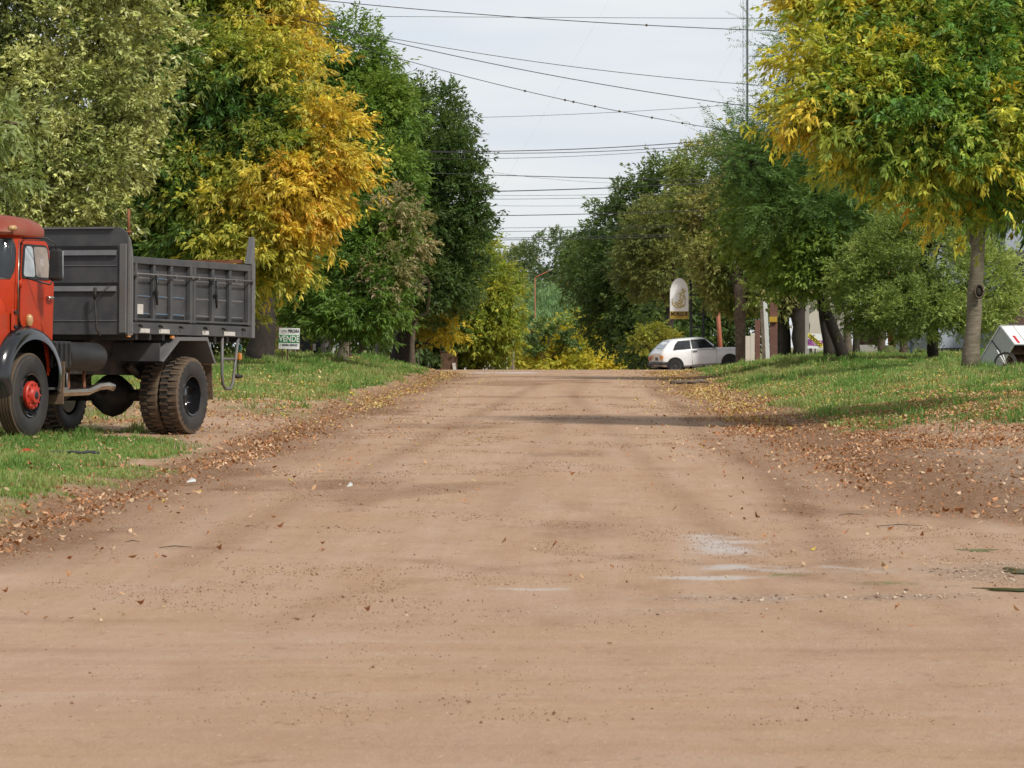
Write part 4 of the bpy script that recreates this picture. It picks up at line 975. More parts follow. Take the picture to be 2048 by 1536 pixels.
    for k in range(9):
        a = Vector((BX + .10, .80, 1.78)).lerp(Vector((BX + .04, 1.0, 2.02)), k / 8)
        ch.tube([a + Vector((0, .01 * math.cos(t), .016 * math.sin(t))) if k % 2 else a + Vector((.01 * math.cos(t), 0, .016 * math.sin(t))) for t in [2 * PI * j / 8 for j in range(9)]], .0035, 4)
    ch.build('chain', M['chassis'], body)
    an = MB(); an.tube([(BX - .08, W - .03, 2.62), (BX - .08, W - .03, 2.96)], .02, 6); an.lathe([(.03, 0), (.045, .01), (.045, .03), (0, .04)], 10, (BX - .08, W - .03, 2.64), 'z'); an.build('stake', M['rust'], body)
    # rear mudguard of bent plate
    mg = MB()
    for s in (1, -1):
        y0, y1 = s * .60, s * 1.22
        pts = [(1.02, .98), (.50, 1.31), (-.42, 1.32), (-.70, .96)]
        top = [(x, y0, z) for x, z in pts] + [(x, y1, z) for x, z in pts]
        mg.add(top, [(0, 1, 5, 4), (1, 2, 6, 5), (2, 3, 7, 6)])
        pts2 = [(.97, .97), (.47, 1.26), (-.40, 1.27), (-.65, .96)]
        mg.add([(x, y1, z) for x, z in pts] + [(x, y1, z) for x, z in pts2], [(0, 1, 5, 4), (1, 2, 6, 5), (2, 3, 7, 6)])
        mg.add([(x, y0, z) for x, z in pts2] + [(x, y1, z) for x, z in pts2], [(0, 1, 5, 4), (1, 2, 6, 5), (2, 3, 7, 6)])
    mg.build('mudguard', M['body_light'], root, recalc=False)
    fp = MB(); fp.box((1.04, .0, 1.10), (.02, 2.4, .24)); fp.build('splash_plate', M['body_grey'], root)
    for s in (1, -1):
        for bx_, a_ in (((-.74, s * .92, .74), 6), ((3.96, s * .97, .73), -4)):
            mf = MB(); mf.box(bx_, (.025, .45, .54), (0, R(a_), 0)); mf.build('mudflap', M['mud'], root, bevel=.004)
    # ladder at the rear
    la = MB()
    la.tube([(-1.02, 1.16, 1.34), (-1.02, 1.16, .80), (-1.05, 1.16, .68), (-1.14, 1.16, .62), (-1.30, 1.16, .62), (-1.38, 1.16, .70), (-1.42, 1.16, .86), (-1.55, 1.16, 1.34)], .022, 8)
    la.tube([(-1.02, 1.16, 1.03), (-1.44, 1.16, 1.03)], .018, 6); la.build('ladder', M['body_light'], root)
    # hanging side lights at the tail
    lt = MB(); lt.box((-1.90, 1.0, 1.19), (.06, .1, .10)); l1 = lt.build('side_lamp', M['green_lens'], root, bevel=.02)
    lt = MB(); lt.box((-1.90, 1.0, 1.07), (.07, .11, .10)); lt.build('side_lamp', M['amber'], root, bevel=.02)
    lt = MB(); lt.tube([(-1.9, 1.0, 1.32), (-1.9, 1.0, .80)], .008, 5); lt.lathe([(0, 0), (.07, .02), (.07, .05), (0, .07)], 12, (-1.9, 1.0, .76), 'z'); lt.build('lamp_bracket', M['chassis'], root)
    ul = MB()
    for x in (1.95, .62): ul.box((x, W - .02, 1.305), (.08, .03, .035))
    ul.build('marker_lamp', M['amber'], root)
    # tanks and pipe between the axles
    tk = MB(); tk.tube([(2.42, .96, 1.02), (2.46, .96, 1.02), (2.50, .96, 1.02), (3.42, .96, 1.02), (3.46, .96, 1.02)], [.13, .17, .185, .185, .17], 24); tk.build('air_tank', M['black_matt'], root, autosm=40)
    bx = MB(); bx.box((3.70, .94, 1.04), (.52, .34, .34))
    for k in range(4): bx.box((3.50 + k * .13, 1.115, 1.04), (.05, .03, .30))
    bx.build('battery_box', M['black_matt'], root, bevel=.03)
    stp = MB(); stp.box((3.9, 1.02, .66), (.34, .24, .03)); stp.tube([(3.74, 1.12, .66), (3.74, 1.12, .86)], .012, 6); stp.build('step', M['body_light'], root)
    bk = MB()
    for x in (2.7, 3.15): bk.tube([(x, .92, .86), (x + .02, .92, .76), (x, .92, .64), (x + .01, .92, .60)], .022, 6)
    bk.build('pipe_bracket', M['rust'], root)
    ex = MB(); ex.tube([(4.1, .5, .72), (3.9, .80, .60), (3.3, .93, .56), (2.7, .97, .575), (2.45, 1.0, .64), (2.30, 1.06, .655), (2.22, 1.10, .63)], [.04, .045, .05, .05, .05, .05, .05], 14); ex.build('exhaust_pipe', M['chrome'], root)
    # cab ------------------------------------------------------
    def ring(z, x0, x1, hy, ex=5.5, n=56, exf=3.2):
        cx, hx = (x0 + x1) / 2, (x1 - x0) / 2; out = []
        for k in range(n):
            t = 2 * PI * k / n; c_, s_ = math.cos(t), math.sin(t); e = exf if c_ > 0 else ex
            out.append((cx + hx * math.copysign(abs(c_) ** (2 / e), c_), hy * math.copysign(abs(s_) ** (2 / e), s_), z))
        return out
    cab = MB(); cab.loft([ring(*a) for a in [(1.44, 4.06, 5.25, 1.0), (1.48, 4.03, 5.30, 1.075), (1.56, 4.02, 5.32, 1.085), (1.98, 4.02, 5.36, 1.085), (2.06, 4.03, 5.34, 1.07), (2.30, 4.05, 5.24, 1.045), (2.54, 4.08, 5.12, 1.01), (2.565, 4.04, 5.18, 1.035)]])
    cb = cab.build('cab', M['red'], root, autosm=35)
    rf = MB(); rf.loft([ring(*a) for a in [(2.56, 4.035, 5.19, 1.045), (2.60, 4.02, 5.22, 1.05), (2.66, 4.02, 5.17, 1.04), (2.73, 4.06, 5.06, .98), (2.79, 4.14, 4.93, .86), (2.825, 4.28, 4.78, .66), (2.84, 4.45, 4.6, .3)]])
    rf.build('cab_roof', M['roof_red'], cb, autosm=50)
    gt = MB(); gt.loft([ring(*a) for a in [(2.545, 4.02, 5.16, 1.052), (2.562, 4.01, 5.19, 1.062)]], caps=False); gt.build('rain_gutter', M['red'], cb)
    # side door with quarter light
    def rp(pts, r=.05, n=4):       # rounded polygon
        out = []
        m = len(pts)
        for i in range(m):
            p = Vector(pts[i]); a = (Vector(pts[i - 1]) - p); b_ = (Vector(pts[(i + 1) % m]) - p)
            rr = min(r, a.length * .45, b_.length * .45); a.normalize(); b_.normalize()
            for k in range(n + 1):
                t = k / n; out.append(tuple(p + a * rr * (1 - t) ** 2 + b_ * rr * t ** 2))
        return out
    def yside(z): return np.interp(z, [.75, 1.10, 1.5, 1.98, 2.06, 2.30, 2.54], [1.03, 1.06, 1.085, 1.085, 1.07, 1.045, 1.01])
    def sidepatch(pts, off, name, mat, parent, s, thick=.0, bevel=0):
        mb = MB(); zs = [p[1] for p in pts]; n = len(pts)
        cxp = sum(p[0] for p in pts) / n; czp = sum(zs) / n
        V = [(x, s * (float(yside(z)) + off), z) for x, z in pts]
        # triangulated fan in 4 rings to follow the curved side
        rings = []
        for q in (1.0, .75, .5, .25): rings.append([(cxp + (x - cxp) * q, s * (float(yside(czp + (z - czp) * q)) + off), czp + (z - czp) * q) for x, z in pts])
        back = [(x, s * (float(yside(z)) - .02), z) for x, z in pts]
        mb.loft([back] + rings, caps=False, smooth=False)
        mb.add(rings[-1], [tuple(range(n))])
        return mb.build(name, mat, parent)
    for s in (1, -1):
        dpts = [(4.10, .82), (4.14, .84)] + arc(WB + .06, .80, .70, .56, 172, 78, 12) + rp([(4.98, 1.45), (4.98, 1.7), (4.96, 2.0), (4.80, 2.50), (4.13, 2.51), (4.08, 2.0), (4.08, 1.2)], .09)
        sidepatch([(4.53 + (x - 4.53) * 1.028, 1.82 + (z - 1.82) * 1.013) for x, z in dpts], .002, 'door_gap', M['rubber_seal'], cb, s)
        door = sidepatch(dpts, .013, 'door', M['red'], root, s)
        wp = rp([(4.16, 2.04), (4.90, 2.04), (4.89, 2.12), (4.78, 2.44), (4.18, 2.44)], .07)
        sidepatch([(4.5 + (x - 4.5) * 1.07, 2.25 + (z - 2.25) * 1.09) for x, z in wp], .022, 'window_seal', M['rubber_seal'], door, s)
        sidepatch(rp([(4.17, 2.05), (4.55, 2.05), (4.55, 2.43), (4.19, 2.43)], .05), .027, 'window', M['glass_brown'], door, s)
        sidepatch(rp([(4.58, 2.05), (4.88, 2.05), (4.87, 2.12), (4.76, 2.43), (4.58, 2.43)], .05), .027, 'window', M['glass_pale'], door, s)
        hd = MB(); hd.tube([(4.13, s * 1.12, 1.80), (4.20, s * 1.145, 1.80), (4.30, s * 1.14, 1.795)], [.016, .02, .016], 8); hd.box((4.28, s * 1.11, 1.795), (.05, .05, .04)); hd.build('door_handle', M['chrome'], door)
        hn = MB()
        for z in (1.32, 1.95): hn.tube([(5.0, s * 1.105, z - .05), (5.0, s * 1.105, z + .05)], .02, 6)
        hn.build('hinge', M['red'], door)
        # mirror on arms
        mi = MB(); mi.box((4.62, s * 1.40, 2.20), (.09, .19, .40), None, (.8, .85)); mm = mi.build('mirror', M['black_matt'], root, bevel=.035)
        mg2 = MB(); mg2.box((4.57, s * 1.40, 2.20), (.012, .15, .34)); mg2.build('mirror_glass', M['glass_pale'], mm)
        ma = MB(); ma.tube([(4.80, s * 1.10, 2.03), (4.72, s * 1.25, 1.98), (4.66, s * 1.34, 1.95), (4.63, s * 1.38, 2.02)], .012, 6); ma.build('mirror_arm', M['black_matt'], mm); ma = MB(); ma.tube([(4.86, s * 1.05, 2.52), (4.7, s * 1.3, 2.53), (4.62, s * 1.40, 2.46), (4.62, s * 1.40, 2.38)], .012, 6); ma.build('mirror_arm', M['black_matt'], mm)
        lp = MB(); lp.tube([(5.00, s * 1.035, 2.64), (5.06, s * 1.045, 2.64), (5.12, s * 1.0, 2.64)], [.028, .04, .028], 10); lp.build('roof_lamp', M['amber_clear'], cb)
        fh = MB(); fh.box((5.14, s * 1.085, 1.50), (.10, .02, .26)); fh.build('hatch', M['red'], cb, bevel=.01)
        fk = MB()
        for z in (1.42, 1.60): fk.tube([(5.12, s * 1.09, z), (5.12, s * 1.12, z)], .024, 8)
        fk.build('hatch_knob', M['black_matt'], cb)
        rn = MB(); rn.tube([(5.06, s * 1.105, 1.4), (5.06, s * 1.11, 2.0), (4.97, s * 1.07, 2.5)], .006, 5); rn.build('drain_pipe', M['chrome'], cb)
    # windscreen wrapping round the corners
    ws = MB(); wsl = MB()
    def front_pt(t, z, off):
        x0 = np.interp(z, [1.98, 2.06, 2.30, 2.54], [4.02, 4.03, 4.05, 4.08]); x1 = np.interp(z, [1.98, 2.06, 2.30, 2.54], [5.36, 5.34, 5.24, 5.12]); hy = np.interp(z, [1.98, 2.06, 2.3, 2.54], [1.085, 1.07, 1.045, 1.01])
        cx, hx = (x0 + x1) / 2, (x1 - x0) / 2; c_, s_ = math.cos(t), math.sin(t)
        return (cx + (hx + off) * abs(c_) ** (2 / 3.2), (hy + off) * math.copysign(abs(s_) ** (2 / 3.2), s_), z)
    def band(mb, amax, z0, z1, off, n=41, m=6, rnd=.12):
        rows = []
        for j in range(m + 1):
            z = z0 + (z1 - z0) * j / m; e = min(j, m - j) / m
            a = amax - rnd * max(0, .22 - e) / .22
            rows.append([front_pt(-a + 2 * a * k / (n - 1), z, off) for k in range(n)])
        mb.loft(rows, closed=False)
    band(wsl, 1.235, 2.01, 2.525, .006); band(ws, 1.20, 2.035, 2.50, .012)
    wsl.build('windscreen_seal', M['rubber_seal'], cb, recalc=False); ws.build('windscreen', M['glass'], cb, recalc=False)
    wd = MB(); wd.box((5.05, .1, 2.1), (.05, .2, .2)); 
    ai = MB(); ai.loft([[(x + dx, y + dy, z) for dx, dy in ((-.16, -.2), (.16, -.2), (.16, .2), (-.16, .2))] for x, y, z in ((4.85, .75, 2.74), (4.85, .75, 2.84))] + [[(4.85 + dx * .7, .75 + dy * .7, 2.93) for dx, dy in ((-.16, -.2), (.16, -.2), (.16, .2), (-.16, .2))]], smooth=False)
    av = ai.build('roof_vent', M['black_matt'], root, bevel=.02); av.data.transform(Matrix.Translation((0, -.42, -.03)))
    # bonnet
    bn = MB(); rings = []
    for x, hw, zt, zb in ((5.15, .98, 1.98, 1.0), (5.35, .92, 1.98, .95), (5.7, .80, 1.93, .9), (6.1, .72, 1.86, .88), (6.35, .66, 1.78, .9), (6.42, .60, 1.70, .95)):
        rg = []
        for k in range(32):
            t = 2 * PI * k / 32; c_, s_ = math.cos(t), math.sin(t)
            rg.append((x, hw * math.copysign(abs(c_) ** .62, c_), (zt + zb) / 2 + (zt - zb) / 2 * math.copysign(abs(s_) ** .6, s_)))
        rings.append(rg)
    bn.loft(rings); bn.build('bonnet', M['red'], root, autosm=45)
    gl = MB(); gl.box((6.44, 0, 1.35), (.04, .9, .55)); gr_ = gl.build('grille', M['black_matt'], root, bevel=.02)
    g2 = MB()
    for k in range(6): g2.box((6.465, 0, 1.14 + k * .085), (.02, .86, .018))
    g2.build('grille_bar', M['chrome'], gr_)
    bm_ = MB(); bm_.box((6.62, 0, .68), (.12, 2.3, .22)); bm_.build('bumper', M['black_gloss'], root, bevel=.03)
    # front wings: red inner wing and glossy black arch
    for s in (1, -1):
        wg = MB(); wr = []
        out = arc(WB + .06, .80, .78, .60, 200, -25, 26)
        sec = [(.70, -.04), (.78, .03), (.95, .055), (1.08, .045), (1.17, .0), (1.205, -.06), (1.205, -.13), (1.19, -.13), (1.17, -.07), (1.05, .0), (.75, -.02)]
        for i, (x, z) in enumerate(out):
            dx, dz = x - (WB + .06), (z - .80) / .60 * .78; L = math.hypot(dx, dz)
            wr.append([(x + dx / L * o, s * y, z + dz / L * o) for y, o in sec])
        wg.loft(wr, closed=True)
        wg.build('wheel_arch', M['black_gloss'], root, autosm=50)
        iw = MB(); pts = [(3.98, 1.0)] + [(x, z) for x, z in arc(WB + .06, .80, .84, .70, 165, 0, 14)] + [(5.7, 1.15), (5.95, 1.55), (5.3, 1.72), (4.9, 1.62)]
        rr = []
        for y, sc_ in ((.70, 1.0), (.98, 1.0), (1.06, .97)):
            rr.append([(5.0 + (x - 5.0) * (1 if z < 1.5 else sc_), s * y, z if z < 1.5 else 1.5 + (z - 1.5) * (1 if y < .9 else .55)) for x, z in arc(WB + .06, .80, .80, .615, 118, 25, 12) + [(5.85, 1.35), (5.75, 1.60), (5.2, 1.66), (4.7, 1.54)]])
        iw.loft(rr, smooth=True); iw.build('wing', M['red'], root, autosm=40)
        il = MB(); il.box((WB + .05, s * .66, 1.05), (1.5, .04, .85)); il.build('wheel_well', M['chassis'], root)
        tl = MB(); tl.lathe([(0, 0), (.035, 0), (.05, .05), (.045, .11), (.02, .14), (0, .145)], 12, (4.78, s * 1.12, 1.44), 'z'); tl.build('turn_lamp', M['amber_clear'], root, autosm=50)
        hl = MB(); hl.lathe([(0, .06), (.08, .05), (.11, .0), (.10, -.1), (0, -.14)], 20, (6.45, s * .80, 1.2), 'x'); hl.build('headlight', M['glass_pale'], root)
    # the cab group sits a little further back and lower than drafted
    cabset = ('cab', 'door', 'mirror', 'roof_vent', 'bonnet', 'grille', 'bumper', 'wheel_arch', 'wing', 'wheel_well', 'turn_lamp', 'headlight', 'mudflap', 'step')
    for o in root.children:
        n_ = o.name.split('.')[0]
        if n_ in cabset and not (n_ == 'mudflap' and o.data.vertices[0].co.x < 0): o.location = (-.15, 0, -.05)
    for o in front: o.location.x -= .17
build_truck()
# ------------------------------------------------------------------ other materials
M['white_car'] = paint('white_car_paint', (.88, .89, .90), .28, var=.03, coat=.5, scale=1)
M['silver_car'] = paint('pale_silver_paint', (.55, .56, .57), .3, var=.05, coat=.4, scale=1)
M['plastic'] = paint('dark_plastic', (.03, .03, .03), .55, var=.2)
M['red_lens'] = paint('red_lens', (.50, .012, .015), .2, var=.1, coat=.5)
M['sign_white'] = paint('sign_white', (.84, .85, .86), .45, var=.04, scale=6)
M['sign_green'] = paint('sign_green', (.02, .23, .055), .45, var=.06)
M['ink'] = paint('sign_ink', (.03, .035, .06), .5, var=.1)
M['ink_black'] = paint('sign_black', (.015, .015, .015), .5, var=.1)
M['purple'] = paint('sign_purple', (.38, .10, .36), .5, var=.08)
M['sign_yellow'] = paint('sign_yellow', (.75, .62, .03), .45, var=.06)
M['gold'] = paint('sign_gold', (.42, .27, .03), .45, var=.12, scale=5)
M['gold_line'] = paint('gold_lettering', (.50, .38, .05), .45, var=.1)
M['wood_post'] = paint('grey_wood', (.15, .115, .085), .9, var=.4, scale=6, bump=.5)
M['wood_dark'] = paint('dark_wood', (.045, .032, .024), .9, var=.45, scale=6, bump=.5)
M['wood_brown'] = paint('brown_wood', (.11, .06, .035), .9, var=.4, scale=5, bump=.5)
M['wall_white'] = paint('white_plaster', (.62, .63, .62), .85, var=.07, dirt=(.40, .37, .33), dirt_amt=.35, scale=.9, bump=.15)
M['wall_cream'] = paint('cream_plaster', (.60, .56, .48), .85, var=.07, dirt=(.42, .36, .29), dirt_amt=.4, scale=1.2, bump=.15)
M['wall_blue'] = paint('blue_grey_plaster', (.36, .40, .47), .85, var=.07, dirt=(.28, .29, .31), dirt_amt=.4, scale=.7, bump=.15)
M['base_dark'] = paint('dark_base_course', (.035, .033, .035), .8, var=.2)
M['concrete'] = paint('concrete', (.36, .35, .32), .9, var=.2, dirt=(.2, .18, .15), dirt_amt=.4, scale=3, bump=.3)
M['iron'] = paint('dark_iron', (.03, .032, .036), .6, var=.3)
M['navy_metal'] = paint('navy_pipe', (.04, .06, .10), .5, var=.2)
M['orange_metal'] = paint('orange_paint', (.36, .10, .045), .6, var=.25, dirt=(.25, .1, .05), dirt_amt=.6, scale=4)
M['tin'] = paint('galvanised_tin', (.33, .33, .32), .5, metal=.4, var=.2, scale=4)
M['alu'] = paint('aluminium_edge', (.62, .63, .64), .4, metal=.6, var=.15)
M['cart_white'] = paint('cart_white', (.80, .80, .80), .4, var=.04, scale=3)
M['cart_end'] = paint('cart_speckled_end', (.52, .54, .54), .6, var=.12, dirt=(.30, .32, .32), dirt_amt=.5, scale=14)
M['teal'] = paint('teal_tin', (.0, .16, .12), .6, var=.2)
M['wire'] = paint('wire_black', (.03, .03, .033), .6, var=.2)
M['mast_grey'] = paint('mast_grey', (.06, .065, .07), .6, var=.2)
M['moss'] = paint('moss', (.09, .11, .03), .95, var=.4, scale=9, bump=.6)
def brick_mat(name, a, b_, mortar, sx=.25, sz=.07):
    t = NT(name); tc = t.n('ShaderNodeTexCoord'); mp = t.n('ShaderNodeMapping'); mp.inputs['Rotation'].default_value = (R(90), 0, 0); t.l(tc.outputs['Object'], mp.inputs[0])
    br = t.n('ShaderNodeTexBrick'); t.l(mp.outputs[0], br.inputs[0]); br.inputs['Scale'].default_value = 1.0; br.inputs['Brick Width'].default_value = sx; br.inputs['Row Height'].default_value = sz; br.inputs['Mortar Size'].default_value = .008
    br.inputs[1].default_value = (*a, 1); br.inputs[2].default_value = (*b_, 1); br.inputs[3].default_value = (*mortar, 1)
    n = t.noise(tc.outputs['Object'], 3, 4); col = t.mix(t.math('MULTIPLY', t.ramp(n, .4, .7), .4), br.outputs[0], tuple(x * .6 for x in a))
    p = t.n('ShaderNodeBsdfPrincipled'); t.l(col, p.inputs['Base Color']); p.inputs['Roughness'].default_value = .9
    bp = t.n('ShaderNodeBump'); bp.inputs['Strength'].default_value = .5; bp.inputs['Distance'].default_value = .01; t.l(br.outputs[1], bp.inputs['Height']); bp.invert = True; t.l(bp.outputs[0], p.inputs['Normal'])
    return t.out(p.outputs[0])
M['brick'] = brick_mat('brick', (.20, .085, .06), (.15, .07, .055), (.10, .075, .065))
M['stone_block'] = brick_mat('brown_block', (.115, .068, .052), (.085, .055, .045), (.16, .125, .10), .42, .17)

def X_at(px, Y): return (px - VX) / F * Y
def Z_at(py, Y): return EYE - (py - VY) / F * Y
def ground(px, Y): x = X_at(px, Y); return Vector((x, Y, hz(x, Y)))

# ------------------------------------------------------------------ cars
def hatchback(name, label, loc, rz, pitch, paintm, roll=0, tail='amber'):
    """x forward; 3.63 m long three-door hatchback of about 1980 with upright bonnet end"""
    root = empty(name, loc, 0, label, 'car'); root.rotation_euler = (roll, pitch, rz)
    # stations: x, z sill, z belt, z roof (None: no cabin), half width sill, belt, roof
    S = [(-1.80, .42, .80, .80, .66, .70, .66), (-1.74, .32, .84, .86, .72, .74, .68), (-1.62, .28, .86, .98, .75, .765, .66), (-1.30, .26, .87, 1.21, .765, .78, .60), (-1.02, .26, .87, 1.31, .77, .785, .58), (-.5, .25, .87, 1.345, .77, .785, .575),
         (.0, .25, .87, 1.345, .77, .785, .575), (.18, .25, .87, 1.325, .77, .785, .575), (.42, .25, .87, 1.13, .77, .785, .61), (.68, .25, .88, .915, .77, .78, .68), (.9, .25, .86, .885, .77, .775, .70), (1.3, .27, .84, .865, .765, .77, .70), (1.70, .30, .82, .845, .755, .76, .70), (1.80, .34, .80, .825, .74, .745, .68), (1.83, .42, .76, .78, .70, .72, .66)]
    fx = lambda x: x if x > -1.1 else -1.1 + (x + 1.1) * .72
    S = [(fx(q[0]), *q[1:]) for q in S]
    mb = MB(); rings = []
    for x, zs, zb, zr, ws, wb, wr in S:
        zm = (zs + zb) / 2
        pts = [(0, zs), (ws * .9, zs), (ws, zs + .05), (wb + .012, zm), (wb, zb - .03), (wb - .01, zb), (wr + .015, zr - .035) if zr - zb > .05 else (wr + .02, zb + (zr - zb) * .5), (wr - .03, zr - .003), (wr * .5, zr + .012), (0, zr + .016)]
        rings.append([(x, y, z) for y, z in pts] + [(x, -y, z) for y, z in pts[-2:0:-1]])
    mb.loft(rings); body = mb.build('body', paintm, root, autosm=32)
    def yb(x, z):   # half width on the cabin side
        for i in range(len(S) - 1):
            if S[i][0] <= x <= S[i + 1][0]:
                t = (x - S[i][0]) / (S[i + 1][0] - S[i][0]); a = [S[i][k] + (S[i + 1][k] - S[i][k]) * t for k in range(7)]
                if z <= a[2]: return a[5] + .006
                return a[5] - .01 + (a[6] + .015 - a[5] + .01) * min(1, (z - a[2]) / max(.05, a[3] - .035 - a[2]))
        return .75
    def patch(name, pts, mat, s, off, parent):
        m = MB(); f = [(x, s * (yb(x, z) + off), z) for x, z in pts]
        m.loft([[(x, y - s * .05, z) for x, y, z in f], f], caps=False, smooth=False); m.add(f, [tuple(range(len(pts)))]); return m.build(name, mat, parent)
    wins = [[(-1.12, .93), (-.43, .95), (-.43, 1.25), (-.88, 1.245), (-1.02, 1.12)], [(-.34, .945), (.50, .935), (.47, .99), (.20, 1.255), (-.34, 1.265)]]
    for s in (1, -1):
        for w in wins:
            cx = sum(p[0] for p in w) / len(w); cz = sum(p[1] for p in w) / len(w)
            patch('window_seal', [(cx + (x - cx) * 1.06, cz + (z - cz) * 1.1) for x, z in w], M['rubber_seal'], s, .028, body)
            patch('window', w, M['glass'], s, .036, body)
        dr = MB()
        for a, b in (((-.40, .30), (-.40, .86)), ((.60, .34), (.60, .86)), ((-.40, .86), (.60, .86)), ((-.40, .30), (.60, .31))):
            dr.bar((a[0], s * .7905, a[1]), (b[0], s * .7905, b[1]), .008, .010)
        dr.build('door_seam', M['rubber_seal'], body)
        tr = MB(); tr.box((.25, s * .795, .60), (2.6, .012, .02)); tr.build('trim_strip', paintm, body)
        h = MB(); h.box((-.27, s * .80, .81), (.17, .03, .035)); h.build('door_handle', M['plastic'], body)
        mi = MB(); mi.box((.52, s * .86, .96), (.07, .14, .11)); mi.build('mirror', M['plastic'], root, bevel=.02)
        for cx in (-1.10, 1.12):
            ar = MB(); pts = arc(cx, .30, .345, .345, -8, 188, 18)
            ar.poly(pts, .012, 'y', s * .803 - .006); ar.build('wheel_arch', M['rubber_seal'], body)
            w = MB(); w.lathe([(.0, .07 * s), (.06, .085 * s), (.08, .06 * s), (.14, .055 * s), (.155, .085 * s), (.165, .08 * s), (.17, -.08 * s)], 24)
            wo = w.build('wheel', M['base_dark'], root); wo.location = (cx, s * .752, .265)
            t_ = MB(); t_.lathe([(.165, -.08), (.24, -.085), (.262, -.06), (.265, .06), (.25, .085), (.165, .09)], 28, closed=True); ty = t_.build('tyre', M['rubber'], wo, autosm=40)
        tl = MB(); tl.box((fx(-1.735), s * .62, .66), (.13, .26, .16)); tl.build('tail_light', M['red_lens' if tail == 'red' else 'amber'], root, bevel=.01)
        hl = MB(); hl.box((1.80, s * .55, .66), (.08, .26, .17)); hl.build('headlight', M['glass_pale'], root, bevel=.01)
    bp = MB(); bp.box((fx(-1.82), 0, .42), (.12, 1.46, .13))
    for s in (1, -1): bp.box((fx(-1.68), s * .755, .42), (.26, .06, .13))
    bp.build('bumper', M['plastic'], root, bevel=.02)
    bf = MB(); bf.box((1.84, 0, .42), (.12, 1.46, .13)); bf.build('bumper', M['plastic'], root, bevel=.02)
    # rear and front screens lie on the sloping surfaces
    def slope(name, xa, xb, ha, hb, za, zb, mat, off):
        m = MB(); m.add([(xa, -ha, za + off), (xa, ha, za + off), (xb, hb, zb + off), (xb, -hb, zb + off)], [(0, 1, 2, 3)]); return m.build(name, mat, body)
    slope('rear_window', fx(-1.64), fx(-1.18), .56, .47, .985, 1.27, M['glass'], .018); slope('windscreen', .66, .24, .60, .50, .94, 1.29, M['glass'], .022)
    pl = MB(); pl.box((fx(-1.80), 0, .60), (.02, .36, .12)); pl.build('number_plate', M['plastic'], root)
    return root
Y = 150.0
g = Vector((X_at(1394, Y), Y, -.25))
hatchback('hatchback_car', 'white three-door hatchback with dark windows nosing up onto the grass', g, R(15), R(-3.6), M['white_car']).scale = (.96, .96, .96)
hatchback('hatchback_car', 'pale car with red tail lights mostly hidden behind the white hatchback', Vector((X_at(1390, 155), 155.5, -.40)), R(20), R(-2.5), M['silver_car'], tail='red')

# ------------------------------------------------------------------ signs
def board_frame(c, yaw=0, roll=0):
    """matrix: local x to the right, local y up, local z towards the viewer"""
    return Matrix.Translation(c) @ Matrix.Rotation(yaw, 4, 'Z') @ Matrix.Rotation(R(90), 4, 'X') @ Matrix.Rotation(roll, 4, 'Z')
def flat(name, M4, pts, z, mat, parent, thick=.004):
    m = MB(); n = len(pts); V = [M4 @ Vector((x, y, z + h)) for h in (0, thick) for x, y in pts]
    m.add(V, [tuple(range(n))[::-1], tuple(range(n, 2 * n))] + [(k, (k + 1) % n, (k + 1) % n + n, k + n) for k in range(n)]); return m.build(name, mat, parent)
def rect(x0, y0, x1, y1): return [(x0, y0), (x1, y0), (x1, y1), (x0, y1)]
def T(M4, x, y, z=0, rot=0): return M4 @ Matrix.Translation((x, y, z)) @ Matrix.Rotation(rot, 4, 'Z')
def sale_sign():
    Y = 100; c = at(578.5, 677, Y); W2, H2 = .26, .262
    root = empty('for_sale_sign', (c.x, Y, hz(c.x, Y)), 0, 'white and green VENDE board on two short posts left of the lawn', 'sign')
    m = Matrix.Translation(-root.location) @ board_frame(c, R(4), R(-1.5))
    flat('board', m, rect(-W2, -H2, W2, H2), -.02, M['sign_white'], root, .02)
    flat('green_band', m, rect(-W2 + .002, -.108, W2 - .002, .088), .002, M['sign_green'], root)
    text_mesh('lettering', 'VENDE', .21, M['sign_white'], root, T(m, 0, -.012, .01), .78, bold=.004)
    text_mesh('lettering', 'PERCARA', .105, M['ink'], root, T(m, .105, .185, .006), .62, bold=.003)
    text_mesh('lettering', '(03456) 15553422', .07, M['ink'], root, T(m, .02, -.165, .006), .74, bold=.002)
    e = [(.07 * math.cos(t), .036 * math.sin(t)) for t in [2 * PI * k / 24 for k in range(24)]]
    lg = MB(); pts = [m @ Vector((-.135 + x, .17 + y, .006)) for x, y in e]; lg.tube(pts + [pts[0]], .003, 4)
    lg.tube([m @ Vector((-.135 + x, .17 + y, .006)) for x, y in ((-.045, -.01), (-.015, .022), (.005, .0), (.025, .024), (.05, -.012))], .0035, 4)
    lg.tube([m @ Vector((-.215 + .014 * math.cos(t), -.165 + .014 * math.sin(t), .006)) for t in [2 * PI * k / 10 for k in range(11)]], .003, 4)
    lg.build('emblem', M['ink'], root)
    mb = MB()
    for dx in (-.17, -.04): mb.bar((c.x + dx - root.location.x, .03, -.15), (c.x + dx - root.location.x - .01, .03, c.z - root.location.z), .035)
    mb.build('post', M['wood_brown'], root)
sale_sign()
